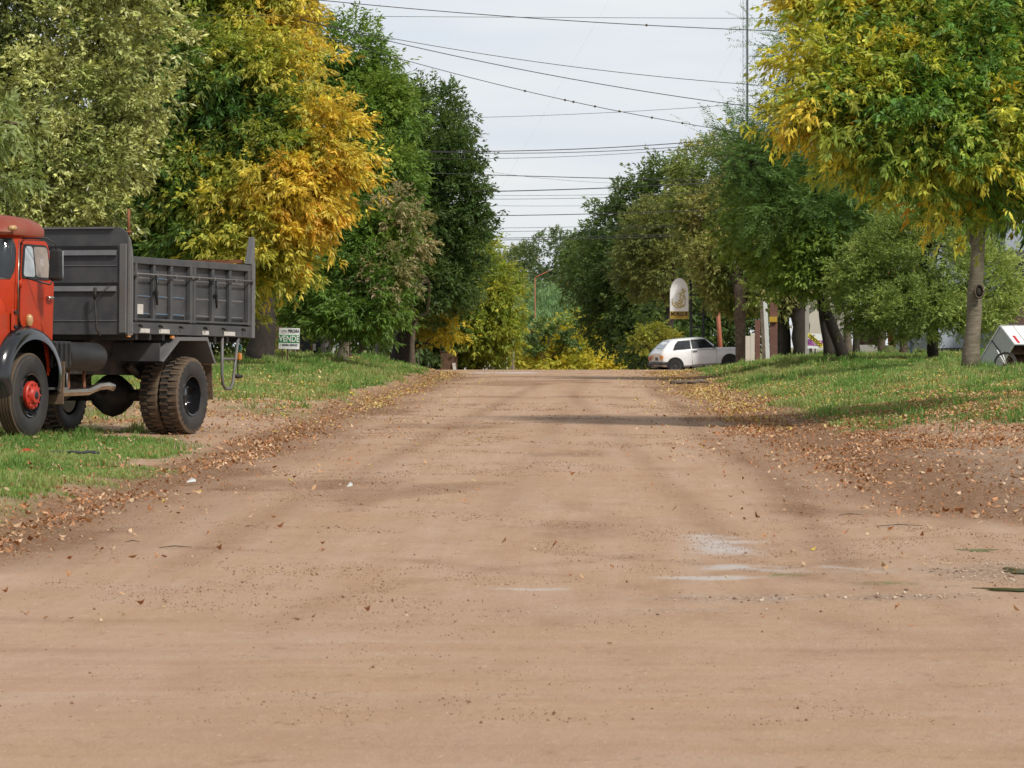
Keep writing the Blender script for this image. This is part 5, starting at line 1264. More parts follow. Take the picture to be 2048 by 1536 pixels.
def sold_sign():
    Y = 112; c = at(1630.5, 682, Y); W2, H2 = .21, .21
    root = empty('for_sale_sign', (c.x, Y, hz(c.x, Y)), 0, 'white and purple board with a yellow VENDIDO strip across it', 'sign')
    m = Matrix.Translation(-root.location) @ board_frame(c, 0, R(-2))
    flat('board', m, rect(-W2, -H2, W2, H2), -.02, M['sign_white'], root, .02)
    flat('purple_panel', m, [(-W2 + .002, -.13), (W2 - .002, -.13), (W2 - .002, .02), (-.05, .02), (-.1, .04), (-W2 + .002, .05)], .002, M['purple'], root)
    text_mesh('lettering', 'VENDE', .10, M['sign_white'], root, T(m, .04, -.035, .008), .8)
    text_mesh('lettering', '03456 15', .04, M['sign_white'], root, T(m, .03, -.095, .008), .9)
    lg = MB(); lg.tube([m @ Vector((.02 * math.cos(t) - .04, .155 + .02 * math.sin(t), .006)) for t in [2 * PI * k / 10 for k in range(11)]], .004, 4)
    lg.tube([m @ Vector((-.165 + .035 * math.cos(t), -.03 + .05 * math.sin(t), .008)) for t in [2 * PI * k / 12 for k in range(13)]], .006, 4); lg.build('emblem', M['ink'], root)
    m2 = T(m, -.0, .02, .014, R(-39))
    flat('sold_strip', m2, rect(-.255, -.052, .255, .052), 0, M['sign_yellow'], root)
    text_mesh('lettering', 'VENDIDO', .112, M['ink_black'], root, T(m2, 0, 0, .007), .9, bold=.004)
    mb = MB(); mb.bar((0, .02, -.15), (0, .02, c.z - root.location.z - .1), .035); mb.build('post', M['iron'], root)
sold_sign()
def shop_sign():
    Y = 150; s = Y / F; c = at(1358.5, 597, Y)
    gz = hz(X_at(1385, Y), Y)
    root = empty('shop_sign', (X_at(1395, Y), Y, gz), 0, 'tall arched white sign with gold lettering and a MORGUE band on dark posts', 'sign')
    m = Matrix.Translation(-root.location) @ board_frame(c, 0, 0)
    w = 18.5 * s; hb = -41 * s; ht = 41 * s
    pts = [(-w, hb), (w, hb)] + [(w * math.cos(R(a)), ht - .60 + .60 * math.sin(R(a))) for a in range(0, 181, 12)]
    flat('board', m, pts, -.06, M['sign_white'], root, .06)
    flat('gold_band', m, rect(-w + .002, hb + .002, w - .002, hb + 15.5 * s), .003, M['gold'], root)
    text_mesh('lettering', 'MORGUE', .19, M['ink_black'], root, T(m, 0, hb + 9.8 * s, .01), .80, bold=.008)
    text_mesh('lettering', 'JUDICIAL', .075, M['ink_black'], root, T(m, .02, hb + 4.2 * s, .01), .9)
    lg = MB(); cc = Vector((-.02, -.0 * s, 0))
    ring = [(-.02 + .245 * math.cos(R(a)), -.10 + .25 * math.sin(R(a))) for a in range(-215, 46, 13)]
    lg.tube([m @ Vector((x, y, .012)) for x, y in ring], [.006 + .012 * math.sin(PI * k / (len(ring) - 1)) for k in range(len(ring))], 5)
    for x, y in ((-.19, -.21), (.16, -.27), (.20, .02)): lg.tube([m @ Vector((x + .05 * math.cos(R(a)), y + .05 * math.sin(R(a)), .014)) for a in range(0, 361, 30)], .007, 4)
    lg.build('emblem', M['gold_line'], root)
    m2 = T(m, .06, .03, .012, R(74)); text_mesh('lettering', 'Barbe', .36, M['gold_line'], root, m2 @ Matrix(((1, .25, 0, 0), (0, 1, 0, 0), (0, 0, 1, 0), (0, 0, 0, 1))), .85, bold=.004)
    fr = MB()
    for px in (1382, 1407): x = X_at(px, Y) - root.location.x; fr.bar((x, .1, -.3), (x, .1, at(0, 560, Y).z - gz), .09)
    for py in (590, 628, 655): fr.bar((X_at(1382, Y) - root.location.x, .1, Z_at(py, Y) - gz), (X_at(1407, Y) - root.location.x, .1, Z_at(py, Y) - gz), .05)
    fr.bar((w + c.x - root.location.x, -.02, Z_at(570, Y) - gz), (X_at(1382, Y) - root.location.x, .08, Z_at(570, Y) - gz), .05)
    fr.build('frame', M['iron'], root)
shop_sign()

# ------------------------------------------------------------------ box cart
def cart():
    Y = 91.0; A = at(2000, 652.6, Y)
    u = Vector((-.42, .58, -.81)).normalized(); v = Vector((.285, -.395, -.43)); v = (v - u * v.dot(u)).normalized(); w = u.cross(v) * -1
    if w.x < 0: w = -w
    LU, LV, LW = 1.06, .64, 1.25
    root = empty('box_cart', A, 0, 'white box cart tipped onto its end with a bicycle wheel on the side', 'cart')
    def P(a, b, c): return u * a + v * b + w * c
    def slab(name, a0, a1, b0, b1, c0, c1, mat, par=root):
        m = MB(); m.add([P(a, b, c) for c in (c0, c1) for b in (b0, b1) for a in (a0, a1)], [(0, 2, 3, 1), (4, 5, 7, 6), (0, 1, 5, 4), (2, 6, 7, 3), (0, 4, 6, 2), (1, 3, 7, 5)]); return m.build(name, mat, par)
    e = slab('end_panel', 0, LU, 0, LV, 0, .02, M['cart_end']); slab('top_panel', -.02, 0, 0, LV, 0, LW, M['cart_white'])
    slab('end_panel', 0, LU, 0, LV, LW - .02, LW, M['cart_end']); slab('floor_panel', 0, LU, -.02, 0, 0, LW, M['cart_white'])
    slab('base_panel', LU, LU + .02, 0, LV, 0, LW, M['cart_white'])
    for a in (.30, .62): slab('shelf', a, a + .015, 0, LV - .03, .02, LW - .02, M['wood_brown'])
    slab('back_board', .0, LU, .30, .315, .02, LW - .02, M['wood_dark'])
    ed = MB()
    for p, q in ((P(-.02, LV, -.01), P(-.02, LV, LW)), (P(-.02, LV, -.01), P(LU, LV, -.01)), (P(-.02, 0, -.01), P(LU, 0, -.01)), (P(-.02, 0, -.01), P(-.02, LV, -.01)), (P(LU, 0, -.01), P(LU, LV, -.01)), (P(-.02, 0, 0), P(-.02, 0, LW))): ed.bar(p, q, .03)
    ed.build('edge_trim', M['alu'], root)
    st = MB(); st.bar(P(.42, .0, -.012), P(.42, LV, -.012), .03, .01); st.build('strap', M['rubber_seal'], root)
    sm = MB(); sm.bar(P(-.028, .0, LW * .3), P(-.028, LV, LW * .3), .010, .006); sm.build('seam', M['tin'], root)
    rf = slab('reflector', -.03, -.022, LV * .55, LV * .93, .12, .20, M['red_lens'])
    # wheel: plane nearly facing the viewer
    cw = at(2011, 727, Y - .9) - A; n_ = Vector((-.35, -1, 0)).normalized(); a1 = Vector((0, 0, 1)); a2 = n_.cross(a1).normalized(); rr = .245
    def C(r, t, h=0): return cw + (a1 * math.sin(t) + a2 * math.cos(t)) * r + n_ * h
    wh = MB(); wh.tube([C(rr, 2 * PI * k / 36) for k in range(37)], .022, 8, cap=False); wo = wh.build('wheel', M['rubber'], root)
    rm = MB(); rm.tube([C(rr - .03, 2 * PI * k / 36) for k in range(37)], .011, 6, cap=False); rm.tube([C(0, 0, -.05), C(0, 0, .05)], .03, 10); rm.build('rim', M['chrome'], wo)
    sp = MB()
    for k in range(28): sp.tube([C(.025, 2 * PI * k / 28, .03 * (-1) ** k), C(rr - .03, 2 * PI * (k + (1.6 if k % 4 < 2 else -1.6)) / 28)], .0025, 3, cap=False)
    sp.build('spokes', M['chrome'], wo)
    fk = MB(); fk.tube([C(0, 0, .06), cw + Vector((-.13, .06, .20)), cw + Vector((-.18, .10, .30))], .016, 6); fk.tube([C(0, 0, -.06), cw + Vector((-.05, .3, .25))], .016, 6); fk.build('fork', M['cart_white'], root)
cart()

# ------------------------------------------------------------------ buildings, walls, fences, posts
def wall_thing(name, label, px0, px1, pyt, Y, mat, depth=.2, cat='wall', base=None, zb=None, yaw=0):
    x0, x1 = X_at(px0, Y), X_at(px1, Y); zt = Z_at(pyt, Y); cx = (x0 + x1) / 2; z0 = (hz(cx, Y) if zb is None else zb)
    root = empty(name, (cx, Y, z0), yaw, label, cat)
    m = MB(); m.box((0, depth / 2, (zt - z0) / 2 - .2), (x1 - x0, depth, zt - z0 + .4)); m.build('masonry', mat, root, bevel=.01)
    if base: b = MB(); b.box((0, depth / 2 - .01, .0), (x1 - x0 + .03, depth + .03, base * 2)); b.build('base_course', M['base_dark'], root)
    return root, x1 - x0, zt - z0
# grey-blue house on the right
Yh = 122; x0 = X_at(1872, Yh); gz = hz(x0 + 2, Yh)
house = empty('house', (x0, Yh, gz), 0, 'blue-grey house with a brown block front and dark awning behind the white cart', 'house')
m = MB(); H = Z_at(430, Yh) - gz
m.box((1.0, 3, H / 2), (2.0, 6, H)); m.build('wall', M['wall_blue'], house, bevel=.01)
m = MB(); m.box((4.6, 1.6, H / 2), (5.2, 5, H)); m.build('wall', M['wall_blue'], house, bevel=.01)
m = MB(); hb_ = Z_at(560, Yh) - gz; m.box((4.6, -1.2, hb_ / 2), (5.3, .5, hb_)); m.build('block_front', M['stone_block'], house)
m = MB(); m.box((3.2, -1.3, Z_at(514, Yh) - gz), (2.4, 1.6, .12), (R(18), 0, 0)); m.box((3.2, -2.02, Z_at(524, Yh) - gz), (2.4, .05, .22)); m.build('awning', M['base_dark'], house)
m = MB(); m.box((3.3, -.95, Z_at(535, Yh) - gz), (1.6, .1, .55)); wn = m.build('window', M['glass'], house)
m = MB(); m.box((1.0, -.02, .06), (2.04, .06, .36)); m.build('base_course', M['base_dark'], house)
m = MB(); m.add([(-.2, -.3, H), (7.6, -1.4, H), (7.6, 6.4, H), (-.2, 6.4, H), (3.6, 2.4, H + 1.2)], [(0, 1, 4), (1, 2, 4), (2, 3, 4), (3, 0, 4), (3, 2, 1, 0)]); m.build('roof', M['rust'], house)
wall_thing('garden_wall', 'white garden wall with dark base between the round tree trunk and the grey house', 1786, 1873, 640, 124, M['wall_white'], .25, 'wall', .12)
wall_thing('brick_wall', 'low dark brick wall behind the two leaning trunks', 1716, 1762, 648, 127, M['brick'], .25)
for k, px in enumerate((1732, 1750)):
    r_ = empty('wooden_post', ground(px, 125), 0, ('pale post in front of the low brick wall, nearer the leaning trunks' if k == 0 else 'pale post in front of the low brick wall, nearer the orange pole'), 'post')
    m = MB(); m.bar((0, 0, -.2), (0, 0, .95), .07); m.build('shaft', M['wood_post'], r_)
wall_thing('boundary_wall', 'pale weathered wall and bare plaster behind the round tree trunks', 1700, 1790, 690, 123, M['concrete'], .2)
# cream house
Yc = 128; x0 = X_at(1612, Yc); gz = hz(x0, Yc); H = Z_at(545, Yc) - gz
hs = empty('house', (x0, Yc, gz), 0, 'cream plastered house behind the VENDIDO board and the leaning trunks', 'house')
m = MB(); m.box((.72, 2, H / 2), (1.44, 4, H)); m.build('wall', M['wall_cream'], hs, bevel=.01)
m = MB(); m.box((.72, 1.9, H + .05), (1.7, 4.4, .12)); m.build('roof', M['concrete'], hs)
m = MB()
for k in range(3): m.tube([(.10 + (.11 + .05 * k) * math.cos(t), -.03, H * .62 + (.11 + .05 * k) * math.sin(t)) for t in [2 * PI * j / 16 for j in range(17)]], .012, 4)
m.build('wall_ornament', M['tin'], hs)
m = MB(); m.box((1.0, -.03, H * .58), (.15, .1, .1)); m.build('wall_lamp', M['white_strip'], hs)
r_ = empty('iron_gate', ground(1684, 124), 0, 'narrow dark wrought-iron gate right of the leaning trunks', 'gate')
m = MB(); zt = Z_at(626, 124) - r_.location.z
for k in range(5): m.tube([(-.12 + k * .06, 0, .02), (-.12 + k * .06, 0, zt - (.0 if k == 2 else .08))], .010, 5)
for z in (.1, zt * .45, zt - .12): m.bar((-.14, 0, z), (.14, 0, z), .02)
m.tube([(.06 * math.cos(t), 0, zt * .62 + .06 * math.sin(t)) for t in [2 * PI * j / 14 for j in range(15)]], .008, 4)
m.build('bars', M['iron'], r_)
m = MB()
for x in (-.17, .17): m.bar((x, 0, -.1), (x, 0, zt + .1), .05)
m.build('gate_post', M['iron'], r_)
# pillar with white edge, by the thick trunks
Yp = 126
def post(name, label, px, pyt, Y, w, mat, cat='post', lean=0.0, part='shaft', d=None, pyb=None):
    if name == 'standing_log':
        p = ground(px, Y); r = empty('tree_trunk', p, 0, label, cat); zt = Z_at(pyt, Y) - p.z + 1.2; rw = w * Y / F / 2; rs = random.Random(int(px))
        m = MB(); m.tube([(rs.uniform(-.25, .25) * rw, 0, -.15 + (zt + .15) * k / 7) for k in range(8)], [rw * q * rs.uniform(.93, 1.07) for q in (1.35, 1.1, 1.0, .95, .92, .9, .85, .8)], 12)
        m.tube([(0, 0, zt * .75), (rw * 3, .1, zt * 1.15), (rw * 5, .2, zt * 1.4)], [rw * .5, rw * .4, rw * .2], 7); m.build('trunk', mat, r, recalc=False); return r, zt
    p = ground(px, Y); r = empty(name, p, 0, label, cat); zt = Z_at(pyt, Y) - p.z
    m = MB(); m.bar((0, 0, -.2), (lean, 0, zt), w * Y / F, d or w * Y / F, up=(0, 1, 0)); m.build(part, mat, r, bevel=.008); return r, zt
r_, zt = post('brick_pillar', 'dark brick pillar with a yellow letter box beside the thick double trunk', 1547, 605, Yp, 15, M['brick'], 'pillar')
m = MB(); m.box((-.02, -.16, Z_at(639, Yp) - r_.location.z), (.25, .12, .17)); m.build('letter_box', M['gold'], r_, bevel=.01)
post('white_pillar', 'slanting white plastered pillar edge left of the dark brick pillar', 1536, 603, 125.6, 9, M['wall_white'], 'pillar', lean=-.10)
post('wooden_post', 'weathered wooden pole left of the slanting white pillar', 1529, 600, 125, 7, M['wood_post'], 'post', lean=-.10)
post('plaster_wall_end', 'narrow cream wall end beside the small brick column', 1505, 666, 140, 8, M['wall_cream'], 'wall')
post('brick_column', 'small orange brick column behind the car bonnet', 1515, 640, 141, 10, M['brick'], 'column')
wall_thing('garden_wall', 'low cream garden wall behind the trunk nearest the white hatchback', 1491, 1502, 672, 141, M['wall_cream'])
post('grey_post', 'grey concrete post left of the VENDIDO board', 1614, 600, 118, 8, M['concrete'], 'post')
post('standing_log', 'thick pale grey bare trunk right of the iron gate', 1697, 630, 118, 15, M['wood_post'], 'trunk')
post('standing_log', 'dark bare trunk beside the pale grey one', 1713, 630, 117, 13, M['bark_dark'], 'trunk')
post('standing_log', 'broad brown trunk partly in front of the orange pole', 1764, 600, 112, 15, M['bark'], 'trunk')
post('standing_log', 'gnarled brown trunk left of the navy pipe', 1806, 640, 113, 16, M['bark'], 'trunk')
post('metal_pipe', 'thin navy blue upright pipe between two trunks under the round tree', 1822, 640, 112, 5, M['navy_metal'], 'pipe')
post('wooden_stake', 'grey stake tied beside the dark trunk of the round tree', 1874, 630, 103.4, 5, M['wood_post'], 'stake')
r_ = empty('mossy_stump', ground(1779, 112), 0, 'low mossy stump at the foot of the orange pole', 'stump')
m = MB(); m.lathe([(.30, -.1), (.27, .08), (.20, .2), (.16, .27), (0, .28)], 14, (0, 0, 0), 'z'); m.build('stump', M['moss'], r_)
# orange poles
def pole(label, px, py0, px1, py1, Y, w=.09, arm=None):
    p = ground(px, Y); r = empty('orange_pole', p, 0, label, 'pole'); q = at(px1, py1, Y) - p
    m = MB(); m.tube([(0, 0, -.2), q], [w, w * .8], 10); m.build('shaft', M['orange_metal'], r)
    if arm:
        m = MB(); m.tube([q, at(*arm[0], Y) - p, at(*arm[1], Y) - p], w * .7, 8); m.build('arm', M['orange_metal'], r)
        e = at(*arm[1], Y) - p; m = MB(); m.tube([e, e + Vector((.15, 0, .08)), e + Vector((.32, 0, .16))], [w * .8, w * 1.3, w * .6], 10); m.build('lamp_head', M['tin'], r)
    return r
pole('orange painted pole rising through the leaves above the mossy stump', 1787, 700, 1757, 385, 113.5, .11)
pole('orange painted pole behind the bonnet of the white hatchback', 1445, 692, 1434, 600, 158, .10, None)
pole('tall orange street lamp pole with a bent arm above the weeping tree', 1071, 735, 1070, 556, 232, .036, ((1072, 554), (1095, 543)))
# baskets on poles
p = ground(1664, 110); r_ = empty('litter_basket', p, 0, 'raised tin waste basket on a thin pole between the leaning trunks', 'basket')
m = MB(); zc = Z_at(629, 110) - p.z; m.loft([[(-.21, -.15, zc - .12), (.21, -.15, zc - .12), (.21, .15, zc - .12), (-.21, .15, zc - .12)], [(-.29, -.2, zc + .13), (.29, -.2, zc + .13), (.29, .2, zc + .13), (-.29, .2, zc + .13)]], smooth=False, caps=False)
m.bar((-.3, -.2, zc + .13), (.3, -.2, zc + .13), .03); m.bar((-.3, .2, zc + .13), (.3, .2, zc + .13), .03); m.bar((-.3, -.2, zc + .13), (-.3, .2, zc + .13), .03); m.bar((.3, -.2, zc + .13), (.3, .2, zc + .13), .03); m.build('bin', M['tin'], r_, recalc=False)
m = MB(); m.tube([(0, 0, -.1), (0, 0, zc - .25), (.14, 0, zc - .10)], .025, 6); m.tube([(0, 0, zc - .25), (-.14, 0, zc - .1)], .02, 6); m.build('pole', M['iron'], r_)

# ---- left background
def fence(label, px0, px1, pyt, Y, mat, step=.14, gap=.3):
    x0, x1 = X_at(px0, Y), X_at(px1, Y); z0 = hz((x0 + x1) / 2, Y); zt = Z_at(pyt, Y) - z0
    r = empty('wooden_fence', ((x0 + x1) / 2, Y, z0), 0, label, 'fence'); L = x1 - x0
    n = int(L / step); rs = random.Random(int(px0))
    m = MB()
    for k in range(n):
        if rs.random() < gap * .3: continue
        h = zt * rs.uniform(.88, 1.05); m.box((-L / 2 + (k + .5) * step, 0, h / 2 - .1), (step * .8, .03, h + .2), (0, R(rs.uniform(-2, 2)), 0))
    m.build('boards', mat, r)
    m = MB()
    for z in (.35, zt * .8): m.bar((-L / 2, .04, z), (L / 2, .04, z), .06)
    m.build('rail', mat, r)
    return r
fence('dark weathered picket fence beside the big trunk behind the dump body', 548, 606, 640, 128, M['wood_brown'], .17, .9)
fence('dark board fence behind the young pale trunks', 725, 830, 688, 150, M['wood_dark'], .2, .3)
# shed
Ys = 130; x0 = X_at(598, Ys); gz = hz(x0, Ys); sh = empty('shed', (x0, Ys, gz), 0, 'dark shed with a reddish doorpost behind the VENDE board', 'shed')
Hs = Z_at(645, Ys) - gz
m = MB(); m.box((.34, 1.2, Hs / 2), (.72, 2.4, Hs)); m.build('wall', M['iron'], sh); m = MB(); m.box((.34, 1.1, Hs + .06), (1.0, 2.9, .08), (R(4), 0, 0)); m.build('roof', M['tin'], sh)
m = MB(); m.bar((.42, -.03, 0), (.42, -.03, Hs), .07); m.build('doorpost', M['rust'], sh)
m = MB(); m.box((.5, -.04, .42), (.10, .05, .22)); m.build('meter_box', M['white_strip'], sh)
wall_thing('garden_wall', 'low pinkish garden wall behind the VENDE board', 560, 602, 688, 134, M['wall_cream'], .2)
r_ = empty('white_stake', ground(668, 122), 0, 'pointed white stake standing left of the young pale trunk', 'stake')
m = MB(); zt = Z_at(675, 122) - r_.location.z; m.poly([(-.045, -.1), (.045, -.1), (.05, zt * .75), (0, zt), (-.04, zt * .75)], .05, 'y', -.02); m.build('shaft', M['wall_white'], r_)
wall_thing('white_wall', 'small piece of white wall seen behind the white stake', 642, 662, 662, 150, M['wall_white'], .2)
post('standing_log', 'broad pale trunk right of the young trunk on the left lawn', 694, 645, 120, 11, M['bark_pale'], 'trunk')
post('standing_log', 'slender grey trunk beside the broad pale one', 701, 640, 119, 6, M['wood_post'], 'trunk')
post('standing_log', 'grey trunk in shade in front of the dark board fence', 721, 650, 130, 9, M['bark'], 'trunk')
post('standing_log', 'left half of the double trunk beside the dark brick pillar', 1569, 600, 128.6, 26, M['bark_dark'], 'trunk')
post('standing_log', 'slim dark trunk left of the white and blue post', 660, 660, 126, 6, M['bark_dark'], 'trunk')
r_, zt = post('marker_post', 'pale grey weathered post with a light blue edge at the end of the left lawn', 753, 684, 131, 6, M['concrete'], 'post')
m = MB(); m.box((.055, -.04, zt * .7), (.02, .03, zt * .35)); m.build('blue_edge', M['blue_wear'], r_)
post('white_post', 'thin white post among the shaded trees at the corner', 836, 700, 150, 5, M['wall_white'], 'post')
# brown box and small things at the left corner of the crossing
r_ = empty('wooden_box', Vector((X_at(898, 150), 150, road_z(150) - .05)), 0, 'dark brown wooden container at the far left corner of the crossing', 'container')
m = MB(); m.box((0, 0, .36), (.62, .5, .80)); m.build('box', M['wood_brown'], r_, bevel=.01)
m = MB(); m.box((0, 0, .78), (.68, .56, .05)); m.build('lid', M['wood_dark'], r_)
m = MB(); m.box((.22, -.32, .10), (.12, .04, .5), (0, R(-6), 0)); m.build('plank', M['white_strip'], r_)
wall_thing('white_wall', 'low white wall behind the brown container at the corner', 912, 962, 716, 172, M['wall_white'], .2, zb=-1.2)
wall_thing('white_wall', 'short white wall far off left of the teal shelter', 962, 982, 722, 190, M['wall_white'], .2, zb=-1.4)
r_ = empty('small_shelter', Vector((X_at(1003, 260), 260, -3.0)), 0, 'small teal shelter with a white fringe beside the white lamp post', 'shelter')
zt = Z_at(724, 260) + 3.0; m = MB(); m.box((0, 0, zt / 2), (.65, .6, zt)); m.build('wall', M['teal'], r_); m = MB(); m.box((0, 0, zt + .03), (.72, .7, .10)); m.build('fringe', M['wall_white'], r_)
# lamp post and utility pole
p = Vector((X_at(1013.5, 200), 200, road_z(200))); r_ = empty('lamp_post', p, 0, 'slim white garden lamp post with a flat round head left of the concrete pole', 'lamp post')
zt = Z_at(680, 200) - p.z; m = MB(); m.tube([(0, 0, -.2), (0, 0, zt)], .035, 8); m.build('shaft', M['wall_white'], r_)
m = MB(); m.lathe([(0, .06), (.05, .05), (.17, -.01), (.16, -.04), (.04, -.05), (0, -.05)], 16, (0, 0, zt), 'z'); m.build('lamp_head', M['wall_white'], r_)
p = Vector((X_at(1026, 196), 196, road_z(196))); r_ = empty('utility_pole', p, 0, 'grey concrete utility pole at the far end of the street', 'utility pole')
zt = Z_at(560, 196) - p.z; m = MB(); m.tube([(0, 0, -.2), (0, 0, zt)], [.10, .07], 10); m.build('shaft', M['concrete'], r_)
m = MB(); m.box((0, 0, zt - .3), (1.3, .08, .08)); m.build('crossarm', M['wood_post'], r_)
m = MB()
for x in (-.55, -.2, .2, .55): m.tube([(x, 0, zt - .26), (x, 0, zt - .12)], .03, 6)
m.build('insulators', M['white_strip'], r_)

# branches, sticks and scraps on the ground
p = ground(1372, 108); p = Vector((X_at(1358, 100), 100, hz(X_at(1358, 100), 100))); r_ = empty('fallen_log', p, 0, 'grey broken log lying at the right edge of the street', 'log')
m = MB(); m.tube([(-.22, 0, .05), (0, .05, .07), (.3, .12, .06), (.55, .1, .10), (.75, .2, .05)], [.05, .055, .04, .05, .02], 8); m.tube([(.2, .1, .06), (.5, -.1, .06)], [.03, .015], 6); m.build('branch', M['wood_post'], r_)
for k, (px, Yk, L, lab) in enumerate(((1800, 29.5, .34, 'thin dark stick beside the leaf heap at the right edge'), (265, 27.5, .10, 'small dark broken twig on the dirt near the left edge'), (350, 26.8, .22, 'thin straight twig on the dirt in the left foreground'), (1700, 31.2, .2, 'short dark bark strip near the right edge'))):
    x = X_at(px, Yk); r_ = MB(); r_.tube([(-L / 2, 0, .008), (0, .02, .018), (L / 2, -.01, .010)], [.002, .0035, .0015], 5)
    o = r_.build('twig', M['bark_dark'], None); o.location = (x, Yk, hz(x, Yk)); o.rotation_euler = (0, 0, R(8 * k)); tag(o, lab, 'twig')
# red cloth and rope on the near left grass
Yr = 43.5; x = X_at(62, Yr); p = Vector((x, Yr, hz(x, Yr) + .03)); r_ = empty('rope', p, 0, 'red strap end with a dark frayed rope lying in the grass by the front wheel', 'rope')
m = MB(); m.tube([(-.14, 0, .04), (-.06, .03, .06), (.02, -.02, .045), (.1, .02, .03)], [.015, .03, .028, .015], 7); m.build('strap', M['hub_red'], r_)
rs = random.Random(5); m = MB()
for q in range(3): m.tube([(.08 + .06 * k, .03 * math.sin(k * 1.3 + q * 2) + rs.uniform(-.02, .02), .045 + .012 * math.sin(k * 2.1 + q)) for k in range(12)], .011, 5)
m.build('cord', M['iron'], r_)
for px, Yk, w, lab in ((1990, 88, .06, 'white paper scrap on the grass below the box cart'), (445, 88, .06, 'white plastic scrap on the grass behind the truck'), (700, 35.8, .025, 'tiny white scrap on the road right of the leaf drift'), (383, 37.2, .045, 'pale blue scrap at the left edge of the street')):
    x = X_at(px, Yk); o = MB().add([(-w, -w * .4, 0), (w, -w * .5, .01), (w * .8, w * .5, .03), (0, w * .3, .045), (-w * .9, w * .4, .01)], [(0, 1, 2, 3, 4)]).build('scrap', M['wall_white'], None); o.location = (x, Yk, hz(x, Yk) + .03); tag(o, lab, 'litter')

# puddles
t = NT('puddle_water'); b_ = t.n('ShaderNodeBsdfPrincipled'); b_.inputs['Base Color'].default_value = (.10, .085, .045, 1); b_.inputs['Roughness'].default_value = .06; M['water'] = t.out(b_.outputs[0])
t = NT('green_water'); b_ = t.n('ShaderNodeBsdfPrincipled'); b_.inputs['Base Color'].default_value = (.16, .17, .05, 1); b_.inputs['Roughness'].default_value = .25; M['water_green'] = t.out(b_.outputs[0])
for k, (px, py, rx, ry, mt, lab) in enumerate(((1955, 1101, .10, .16, 'water_green', 'small greenish puddle near the right frame edge'), (2035, 1180, .20, .12, 'water', 'dark puddle lowest at the right frame edge'), (2050, 1142, .14, .22, 'water', 'dark puddle at the right frame edge between the stones'))):
    Yk = F * EYE / (py - VY); x = X_at(px, Yk); pts = []
    for j in range(40):
        a = 2 * PI * j / 40; q = 1 + .38 * math.sin(a * 3 + k) + .25 * math.sin(a * 5 + 2 * k) + .12 * math.sin(a * 11)
        pts.append((rx * q * math.cos(a), ry * q * math.sin(a), 0))
    zz = float(np.max(height(np.array([x + p_[0] for p_ in pts]), np.array([Yk + p_[1] for p_ in pts])))) + .001
    o = MB().add(pts, [tuple(range(40))]).build('puddle', M[mt], None); o.location = (x, Yk, zz); tag(o, lab, 'puddle', kind='structure')

# ------------------------------------------------------------------ wires and mast
def wire(label, pts, Y, r=.010, sag=0, beads=()):
    a, b = at(*pts[0], Y), at(*pts[-1], Y); root = empty('overhead_wire', a, 0, label, 'wire')
    n = 26; xs_ = [p[0] for p in pts]; ys_ = [p[1] for p in pts]
    def f(px):
        if len(pts) == 3:
            (x0, y0), (x1, y1), (x2, y2) = pts
            return y0 * (px - x1) * (px - x2) / ((x0 - x1) * (x0 - x2)) + y1 * (px - x0) * (px - x2) / ((x1 - x0) * (x1 - x2)) + y2 * (px - x0) * (px - x1) / ((x2 - x0) * (x2 - x1))
        return float(np.interp(px, xs_, ys_))
    m = MB(); m.tube([at(xs_[0] + (xs_[-1] - xs_[0]) * k / n, f(xs_[0] + (xs_[-1] - xs_[0]) * k / n), Y) - a for k in range(n + 1)], r * .78, 5); m.build('cable', M['wire'], root, recalc=False)
    for px in beads:
        q = at(px, f(px), Y) - a; m = MB(); m.tube([q - Vector((.03, 0, 0)), q, q + Vector((.03, 0, 0))], [.01, .035, .01], 6); m.build('air_plant', M['bark'], root)
wire('uppermost slanting wire, running off the top of the frame at left', [(560, -8), (1150, 42), (1560, 62)], 84, .0115, beads=(1293,))
wire('level wire just below the top edge', [(300, 30), (950, 34), (1600, 37)], 92, .0075)
wire('upper of the two slanting wires that start together at the golden ash', [(600, 40), (1150, 134), (1560, 173)], 86, .009)
wire('lower of the two slanting wires that start together at the golden ash', [(600, 38), (1100, 150), (1600, 225)], 86, .0115)
wire('steep slanting wire dotted with small air plants', [(640, 70), (1130, 200), (1500, 268)], 88, .010, beads=(1130, 1147, 1239, 1304, 1050, 1190, 1365))
wire('thin wire rising gently to the right behind the mast', [(900, 236), (1200, 226), (1560, 202)], 120, .0085)
wire('thick rising wire above the flowering evergreen', [(800, 302), (1100, 300), (1500, 274)], 118, .016)
wire('wire sagging just under the thick rising one, with a hanging end', [(800, 302), (1080, 306), (1500, 282)], 118, .013)
wire('thinner third wire of the upper rising bundle', [(800, 316), (1080, 315), (1480, 288)], 119, .009)
wire('dark level wire touching the treetops on the right', [(720, 341), (1050, 352), (1420, 361)], 124, .016)
wire('twisted thick wire rising slightly, below the dark level one', [(780, 385), (1060, 381), (1420, 366)], 126, .020)
wire('hair-thin wire just under the twisted one', [(900, 390), (1050, 391), (1420, 383)], 132, .008)
wire('thin wire in the middle of the lower sky', [(900, 398), (1050, 398), (1400, 388)], 134, .010)
wire('thin level wire between the twisted one and the next thick one', [(900, 410), (1100, 412), (1380, 408)], 136, .007)
wire('thick dark wire crossing in front of the right dark trees', [(800, 432), (1080, 430), (1400, 421)], 138, .018)
wire('thin wire well above the far treetops', [(900, 457), (1080, 455), (1380, 449)], 150, .010)
wire('second thin wire above the far treetops', [(900, 464), (1080, 462), (1380, 452)], 150, .011)
wire('upper of the lowest pair of wires over the far treetops', [(800, 478), (1080, 475), (1420, 466)], 160, .017)
wire('lowest wire of all, just over the far treetops', [(820, 481), (1080, 479), (1420, 471)], 160, .019)
